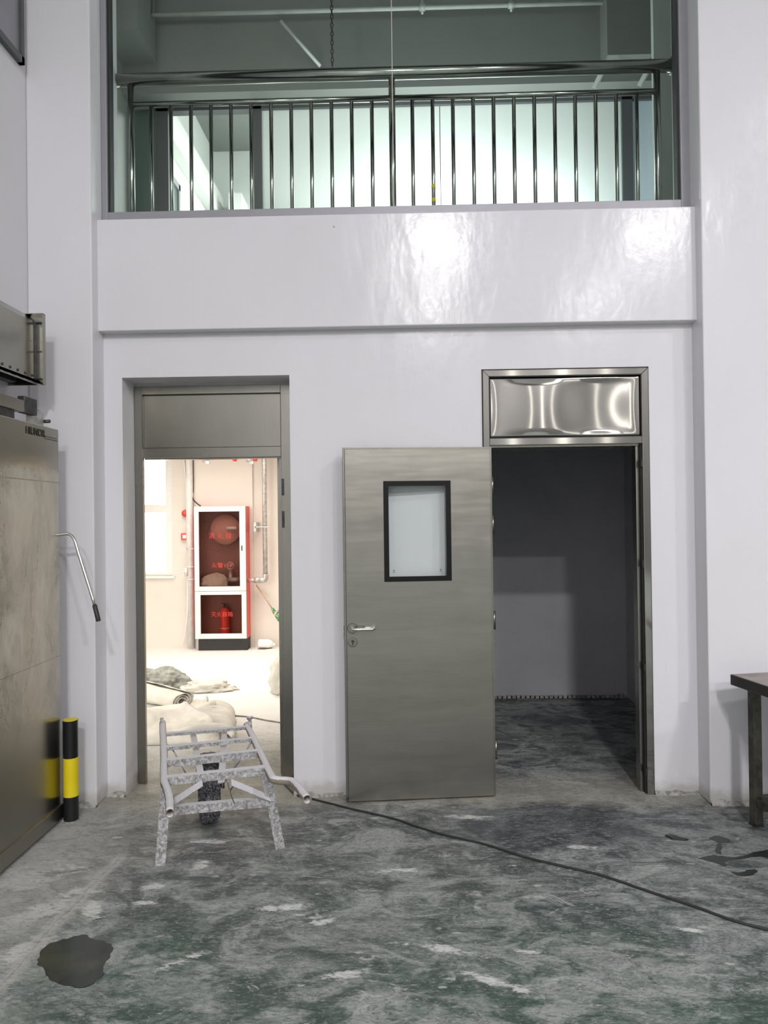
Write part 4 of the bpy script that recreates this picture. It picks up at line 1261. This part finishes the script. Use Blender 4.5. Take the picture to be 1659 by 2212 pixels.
obj('plinth', B((kx0 + .03, kx1, YCB + .04, YBk, 0, kz0)), M['seam'], fc)
def cdoor(z0, z1, gx0, gx1, gz0, gz1):
    bm = B((kx0, gx0, YCB, YCB + .03, z0, z1), (gx1, kx1, YCB, YCB + .03, z0, z1), (gx0, gx1, YCB, YCB + .03, gz1, z1), (gx0, gx1, YCB, YCB + .03, z0, gz0))
    o = obj('door', bm, M['white'], fc, bevel=.004)
    obj('pane', B((gx0 - .003, gx1 + .003, YCB + .012, YCB + .016, gz0 - .003, gz1 + .003)), M['glass_cab'], o)
    return o
gA = (cx_(430), cx_(518)); gB = (cx_(432), cx_(521))
dA = cdoor(cz(1277), kz1, *gA, cz(1267), cz(1105))
dB = cdoor(kz0, cz(1277) - .004, *gB, cz(1369), cz(1285))
bm = B((cx_(522), cx_(524), YCB - .01, YCB, cz(1190), cz(1179))); obj('latch', bm, M['cable'], dA)
tmx = (gA[0] + gA[1]) / 2
text('lettering', '消 火 栓', (cx_(476), YCB + .009, cz(1158)), .085, M['redletter'], fc, (1, 0, 0), (0, 0, 1), 1.0, .001)
text('lettering', '火警119', (cx_(479), YCB + .009, cz(1222)), .070, M['redletter'], fc, (1, 0, 0), (0, 0, 1), 1.1, .001)
text('lettering', '灭火器箱', (cx_(478), YCB + .009, cz(1328)), .068, M['redletter'], fc, (1, 0, 0), (0, 0, 1), 1.05, .001)
# inside: hose disc, valve, bag of hose, extinguisher
yc_ = YCB + .13
hr = empty('hose_reel', at(487, 1144, yc_))
tag(hr, 'round faded red hose reel behind the cabinet glass', 'hose reel')
bm = bmesh.new(); lathe(bm, at(487, 1144, yc_), (0, -1, 0), [(-.03, 0), (-.03, .19), (-.01, .195), (.0, .19), (.008, .12), (.02, .05), (.02, 0)], 40); obj('disc', bm, M['salmon'], hr, smooth=True)
bm = bmesh.new(); q = at(500, 1141, yc_ - .05); tube(bm, [q + Vector((-.06, 0, 0)), q + Vector((.07, 0, 0))], .022, 14); obj('nozzle', bm, M['jug'], hr)
va = empty('hydrant_valve', at(495, 1240, yc_))
tag(va, 'grey hydrant valve with a round hand wheel inside the cabinet', 'valve')
bm = bmesh.new(); q = at(497, 1222, yc_ - .06); tube(bm, [q + Vector((.045 * math.cos(t), 0, .045 * math.sin(t))) for t in [2 * math.pi * i / 24 for i in range(25)]], .007, 8, caps=False); tube(bm, [q, q + Vector((0, .09, 0))], .012, 10)
for t in (0.5, 2.6, 4.7): tube(bm, [q, q + Vector((.045 * math.cos(t), 0, .045 * math.sin(t)))], .005, 6)
obj('hand_wheel', bm, M['galv'], va)
bm = bmesh.new(); q = at(505, 1252, yc_); tube(bm, [q + Vector((-.07, 0, 0)), q + Vector((.09, 0, 0))], .034, 16); tube(bm, [q + Vector((-.04, 0, -.04)), q + Vector((-.04, 0, .12))], .028, 16); obj('valve_body', bm, M['galv'], va)


def lump(name, c, size, mat, seed, label=None, cat=None, sub=4, amp=.25, flat=True, power=1.0):
    bm = bmesh.new()
    bmesh.ops.create_icosphere(bm, subdivisions=sub, radius=1.0)
    for v in bm.verts:
        n = v.co.normalized()
        r = 1 + amp * noise.noise(n * 1.7 + Vector((seed, 0, 0))) + amp * .5 * noise.noise(n * 4.5 + Vector((0, seed, 0))) + amp * .18 * noise.noise(n * 11)
        v.co = n * r
        if flat and v.co.z < -.35: v.co.z = -.35 + (v.co.z + .35) * .05
        v.co = Vector((v.co.x * size[0], v.co.y * size[1], (v.co.z + .37) * size[2])) + Vector(c)
    o = obj(name, bm, mat, smooth=True)
    if label: tag(o, label, cat)
    return o


q = at(462, 1266, yc_ - .03)
lump('folded_hose_bag', (q.x, q.y, q.z), (.19, .06, .12), M['canvas'], 3, 'pale folded hose bag in the bottom of the upper cabinet', 'bag')
fe = empty('fire_extinguisher', at(486, 1368, yc_))
tag(fe, 'red fire extinguisher in the lower cabinet compartment', 'fire extinguisher')
q = at(486, 1369, yc_); q.z = kz0 + .017
tpz = cz(1312, yc_)
bm = bmesh.new(); lathe(bm, q, (0, 0, 1), [(0, 0), (0, .058), (.02, .062), (tpz - q.z - .05, .062), (tpz - q.z - .015, .045), (tpz - q.z, .02), (tpz - q.z, 0)], 28); obj('cylinder', bm, M['red'], fe, smooth=True)
bm = bmesh.new(); lathe(bm, q + Vector((0, 0, .10)), (0, 0, 1), [(0, .0625), (0, .064), (.008, .064), (.008, .0625)], 28); obj('band', bm, M['white'], fe)
bm = bmesh.new(); t_ = Vector((q.x, q.y, tpz)); tube(bm, [t_, t_ + Vector((0, 0, .045))], .016, 12); bar(bm, t_ + Vector((-.05, 0, .055)), t_ + Vector((.04, 0, .04)), .016, .012, side=Vector((0, 1, 0))); obj('valve', bm, M['darksteel'], fe)

# drain pipe with clamp, cable and cleaning plug
ypp = R1Y - .075
dp = empty('drain_pipe', at(410, 1393, ypp))
tag(dp, 'cream vertical drain pipe left of the fire cabinet', 'pipe')
dpx = at(411, 1200, ypp).x
bm = bmesh.new(); tube(bm, [(dpx, ypp, 0), (dpx, ypp, R1Z)], .042, 24); obj('pipe', bm, M['pipe_white'], dp)
for py in (1225, 1252):
    z = at(411, py, ypp).z
    bm = bmesh.new(); tube(bm, [(dpx, ypp, z - .012), (dpx, ypp, z + .012)], .047, 24); obj('socket_ring', bm, M['pipe_white'], dp)
q = at(402, 1236, ypp - .04)
bm = bmesh.new(); tube(bm, [q + Vector((0, 0, -.05)), q + Vector((0, 0, .055))], .022, 12); tube(bm, [q, q + Vector((-.035, -.03, 0))], .016, 10); obj('cleaning_plug', bm, M['pipe_white'], dp)
q = at(404, 1185, ypp)
bm = bmesh.new(); bar(bm, Vector((dpx - .08, ypp - .045, q.z)), Vector((dpx + .10, ypp - .045, q.z)), .006, .004); tube(bm, [(dpx - .045, ypp - .06, q.z), (dpx - .045, ypp - .03, q.z)], .012, 8); obj('pipe_clamp', bm, M['galv'], dp)
bm = bmesh.new(); tube(bm, smooth_path([at(392, 960, ypp + .04), at(399, 1010, ypp + .03), at(403, 1080, ypp + .02), at(405, 1300, ypp - .03), at(402, 1350, ypp - .02), at(396, 1391, ypp)], 6), .008, 8)
tag(obj('white_cord', bm, M['jug']), 'thin white cord hanging down beside the drain pipe', 'cord')
bm = bmesh.new(); yw = R1Y - .05
tube(bm, smooth_path([at(417, 960, yw), at(418, 1040, yw), at(418, 1064, yw)], 4), .004, 6)
tube(bm, smooth_path([at(415, 1066, yw), at(417, 1078, yw - .03), at(425, 1087, yw - .06), at(433, 1093, yw - .08)], 5), .0085, 8)
tag(obj('black_wire', bm, M['cable']), 'black wire curling down onto the fire cabinet', 'wire')

# red alarm bell and red call point on the wall
q = at(401, 1109, R1Y - .01); q = Vector((q.x, R1Y, q.z))
bm = bmesh.new(); lathe(bm, q, (0, -1, 0), [(0, .03), (.02, .03), (.03, .048), (.05, .04), (.062, .018), (.066, 0)], 28)
tag(obj('alarm_bell', bm, M['red'], smooth=True), 'small round red alarm bell left of the drain pipe', 'alarm bell')
q = at(400, 1159, R1Y)
cp = empty('call_point', (q.x, R1Y - .02, q.z))
tag(cp, 'square red alarm call point with a white centre', 'call point')
obj('case', B((q.x - .045, q.x + .045, R1Y - .04, R1Y, q.z - .045, q.z + .045)), M['red'], cp, bevel=.004)
obj('press_plate', B((q.x - .02, q.x + .026, R1Y - .043, R1Y - .04, q.z - .022, q.z + .022)), M['jug'], cp)

# galvanised pipe with elbow into the cabinet
yg = R1Y - .16
gp = empty('hydrant_pipe', at(571, 1250, yg))
tag(gp, 'galvanised water pipe with an elbow feeding the fire cabinet', 'pipe')
gx = at(572, 1120, yg).x; gz_ = at(560, 1253, yg).z
bm = bmesh.new(); tube(bm, [(gx, yg, gz_ + .06), (gx, yg, R1Z)], .030, 22); obj('pipe', bm, M['galv'], gp)
bm = bmesh.new(); tube(bm, smooth_path([(gx, yg, gz_ + .075), (gx, yg, gz_ + .035), (gx - .01, yg, gz_ + .01), (gx - .035, yg, gz_), (gx - .07, yg, gz_)], 4), .038, 22); obj('elbow', bm, M['galv'], gp)
xe = kx1 + .005
bm = bmesh.new(); tube(bm, [(gx - .06, yg, gz_), (gx - .145, yg, gz_)], .040, 22); obj('coupling', bm, M['galv'], gp)
bm = bmesh.new(); tube(bm, [(gx - .06, yg, gz_), (xe - .03, yg, gz_)], .027, 18); obj('branch_pipe', bm, M['galv'], gp)
zq = at(565, 1138, yg).z
bm = bmesh.new(); box(bm, gx - .12, gx + .06, yg - .045, yg - .035, zq - .008, zq + .008); box(bm, gx - .135, gx - .105, yg - .045, R1Y - .001, zq - .06, zq + .06); obj('wall_bracket', bm, M['galv'], gp)

# pipes hanging under the door head, far away
yv = 8.6
for i, (px, mat, lab) in enumerate(((445, 'galv', 'grey valve body hanging at the doorway head above the cabinet'), (540, 'galv', 'grey valve hanging at the doorway head between the red fittings'))):
    q = at(px, 996, yv)
    bm = bmesh.new(); tube(bm, [q + Vector((-.04, 0, .02)), q + Vector((.04, 0, .02))], .03, 14); tube(bm, [q + Vector((.01, 0, -.02)), q + Vector((.01, 0, R1Z - q.z))], .014, 10); box(bm, q.x + .0, q.x + .045, q.y - .02, q.y + .02, q.z - .035, q.z)
    tag(obj('ceiling_valve', bm, M[mat]), lab, 'valve')
for i, (px, lab) in enumerate(((507, 'left red sprinkler fitting at the doorway head'), (551, 'right red sprinkler fitting at the doorway head'))):
    q = at(px, 993, yv)
    bm = bmesh.new(); lathe(bm, q, (0.2, 0, 1), [(-.02, 0), (-.02, .022), (.02, .036), (.06, .036), (.06, 0)], 16); tube(bm, [q, q + Vector((0, 0, R1Z - q.z))], .012, 8)
    tag(obj('sprinkler_fitting', bm, M['red']), lab, 'fitting')

# broom leaning on the wall
br = empty('leaning_broom', at(590, 1330, R1Y - .15))
tag(br, 'thin wooden stick with a green banded sleeve leaning by the elbow pipe', 'broom')
a, b = at(553, 1263, R1Y - .06), at(588, 1315, R1Y - .14)
bm = bmesh.new(); tube(bm, [a, b], .009, 10); obj('stick', bm, M['wood'], br)
b2 = b + (b - a) * 1.05
bm = bmesh.new(); tube(bm, [b, b.lerp(b2, .3), b2], [.022, .027, .034], 14); obj('sleeve', bm, M['broomgreen'], br)

# plastic jug and scrap by the far wall
jg = empty('plastic_jug', atz(580, 1394))
tag(jg, 'white plastic jug lying by the far wall right of the cabinet', 'jug')
q = atz(580, 1396); q.y = R1Y - .12
bm = bmesh.new()
tube(bm, [q + Vector((-.10, 0, .062)), q + Vector((-.09, 0, .062)), q + Vector((.03, 0, .06)), q + Vector((.07, 0, .055)), q + Vector((.09, 0, .05))], [.045, .06, .06, .045, .02], 10); obj('body', bm, M['jug'], jg, bevel=.006)
bm = bmesh.new(); tube(bm, [q + Vector((.085, 0, .05)), q + Vector((.12, 0, .048))], .02, 12); obj('neck', bm, M['jug'], jg)
q = atz(571, 1402)
bm = bmesh.new(); prism(bm, [q + Vector(v) for v in ((-.08, -.02, 0), (.0, -.035, 0), (.09, .03, 0), (.02, .02, 0))], (0, 0, .012))
tag(obj('brown_leaf_scrap', bm, M['brown']), 'thin brown scrap on the floor before the plastic jug', 'scrap')

# rolled and folded tarpaulins on the floor of the lit room
def sheet_roll(name, p0, p1, r0_, r1_, mat, label, cat, seed, turns=3.2, flatten=.62):
    """a long roll of cloth: spiral section swept from p0 to p1, sagging under its weight"""
    bm = bmesh.new()
    p0, p1 = Vector(p0), Vector(p1)
    ax = (p1 - p0); ln = ax.length; ax.normalize()
    sd = Vector((-ax.y, ax.x, 0))
    n, m_ = 90, 36
    rows = []
    for j in range(m_ + 1):
        t = j / m_
        R = r0_ + (r1_ - r0_) * t
        c = p0.lerp(p1, t)
        row = []
        for i in range(n + 1):
            s = i / n
            a = s * turns * 2 * math.pi
            rr = R * (.28 + .72 * s) * (1 + .07 * noise.noise(Vector((a * .8, t * 5, seed))) + .05 * noise.noise(Vector((a * 2, t * 14, seed + 5))))
            y = math.sin(a) * rr * flatten
            row.append(bm.verts.new(c + sd * math.cos(a) * rr + Vector((0, 0, max(.004, y + R * flatten * .92))) + ax * .012 * noise.noise(Vector((a * 3, seed, 0)))))
        rows.append(row)
    for j in range(m_):
        for i in range(n): bm.faces.new((rows[j][i], rows[j][i + 1], rows[j + 1][i + 1], rows[j + 1][i]))
    o = obj(name, bm, mat, smooth=True)
    o.modifiers.new('solid', 'SOLIDIFY').thickness = .004
    return tag(o, label, cat)


a, b = atz(250, 1512), atz(395, 1532)
roll = sheet_roll('rolled_tarpaulin', (a.x - .3, a.y + .35, 0), (b.x, b.y, 0), .17, .13, M['canvas'], 'rolled off white tarpaulin with its dark spiral end showing', 'tarpaulin', 1)
q0, q1 = atz(395, 1532), atz(448, 1512)
bm = bmesh.new()
rows = []
for j in range(15):
    row = []
    for i in range(23):
        u, v = i / 22, j / 14
        p = atz(385 + 65 * u, 1524 + 8 * math.sin(u * 3) - 22 * v * (1 - .3 * u)) 
        z = .006 + .03 * max(0, noise.noise(Vector((u * 4, v * 3, 5)))) + (.075 * math.exp(-((u - .93) / .08) ** 2) * math.sin(math.pi * min(1, v + .1)))
        row.append(bm.verts.new((p.x, p.y, z)))
    rows.append(row)
for j in range(14):
    for i in range(22): bm.faces.new((rows[j][i], rows[j][i + 1], rows[j + 1][i + 1], rows[j + 1][i]))
o = obj('tarpaulin_flap', bm, M['canvas'], smooth=True); o.modifiers.new('solid', 'SOLIDIFY').thickness = .004
o.name = 'flap'; o.parent = roll
q = atz(352, 1497); 
lump('crumpled_rag', (q.x - .12, q.y + .27, 0), (.30, .16, .13), M['greycloth'], 8, 'crumpled grey green cloth behind the rolled tarpaulin', 'cloth', 5, .35)
q = atz(404, 1505)
lump('crumpled_sheet', (q.x + .13, q.y + .24, 0), (.26, .12, .07), M['canvas'], 12, 'small crumpled pale sheet behind the end of the roll', 'cloth', 5, .4)

# big folded tarpaulin: layered heightfield with long folds
bm = bmesh.new()
NI, NJ = 110, 60
rows = []
P00, P10 = atz(300, 1612), atz(470, 1607)     # near edge
P01, P11 = atz(300, 1548), atz(500, 1556)     # far edge on the floor
for j in range(NJ + 1):
    row = []
    v = j / NJ
    for i in range(NI + 1):
        u = -.35 + 1.35 * i / NI
        p = P00.lerp(P10, u).lerp(P01.lerp(P11, u), v)
        hump = math.sin(math.pi * v) ** .55
        h = .15 * hump * (1 - .35 * max(0, u))
        h *= 1 + .25 * noise.noise(Vector((u * 2.2, v * 2.0, 1)))
        w = v * 9 - u * 3.0 + .8 * noise.noise(Vector((u * 2, v * 2, 4)))
        h += .036 * hump * (1 - abs(math.sin(w * .8)) ** .6)
        h += .045 * math.exp(-((u * .8 + v - 1.05) / .07) ** 2) * hump
        h += .012 * noise.noise(Vector((u * 9, v * 9, 3))) * hump
        endu = max(0, (u - .75) / .25)
        h *= (1 - endu ** 3)
        row.append(bm.verts.new((p.x + .03 * noise.noise(Vector((v * 5, 0, 2))) * (u > .9), p.y, .004 + max(0, h))))
    rows.append(row)
for j in range(NJ):
    for i in range(NI): bm.faces.new((rows[j][i], rows[j][i + 1], rows[j + 1][i + 1], rows[j + 1][i]))
o = obj('folded_tarpaulin', bm, M['canvas'], smooth=True); o.modifiers.new('solid', 'SOLIDIFY').thickness = .005
tag(o, 'large folded off white tarpaulin on the floor behind the wheelbarrow', 'tarpaulin')
# loose gathered end of that tarpaulin, a bundle of its own folds
ge = o
for k in range(8):
    bm = bmesh.new()
    pts = [atz(372 + 7 * k, 1604 - 7 * k) + Vector((0, 0, .05)), atz(415 + 4 * k, 1600 - 7 * k) + Vector((0, 0, .085)), atz(455 + 2 * k, 1594 - 7 * k) + Vector((0, 0, .075 + .012 * math.sin(k * 2.1))), atz(488 + k, 1592 - 6 * k) + Vector((0, 0, .065)), atz(505 + 3 * math.sin(k * 1.7), 1598 - 6 * k) + Vector((0, 0, .022))]
    tube(bm, smooth_path(pts, 6), [.010 + (.030 + .008 * math.sin(k * 3)) * math.sin(math.pi * (i + 1.5) / 27) for i in range(25)], 12)
    obj('fold', bm, M['canvas'], ge)
# pale sack at the right of the doorway
q = atz(612, 1500)
lump('pale_sack', (q.x + .05, q.y + .12, 0), (.20, .22, .30), M['canvas'], 21, 'pale lumpy sack partly hidden by the right door jamb', 'sack', 5, .25)

# ------------------------------------------------------------------ hall lamps (above and behind the camera)
for i, (lx, ly) in enumerate(LAMPS):
    t = empty('high_bay_lamp', (lx, ly, LAMP_Z))
    tag(t, ['high bay lamp straight behind the camera, nearer row', 'high bay lamp to the right behind the camera, middle row', 'high bay lamp at the far left end of the hall behind the camera', 'high bay lamp at the far right end of the hall behind the camera', 'high bay lamp hanging just right of the camera'][i], 'lamp', 'high bay lamps of the hall')
    bm = bmesh.new(); lathe(bm, (lx, ly, LAMP_Z), (0, 0, 1), [(-.01, .36), (-.01, .33), (.02, .33), (.10, .16), (.22, .10), (.22, 0)], 32)
    for v in bm.verts: pass
    obj('reflector', bm, M['galv'], t, smooth=True)
    bm = bmesh.new(); lathe(bm, (lx, ly, LAMP_Z + .004), (0, 0, 1), [(0, 0), (0, .32)], 32); obj('lens', bm, M['lamp'], t)
    bm = bmesh.new(); tube(bm, [(lx, ly, LAMP_Z + .22), (lx, ly, HZ)], .008, 8); obj('cord', bm, M['cable'], t)
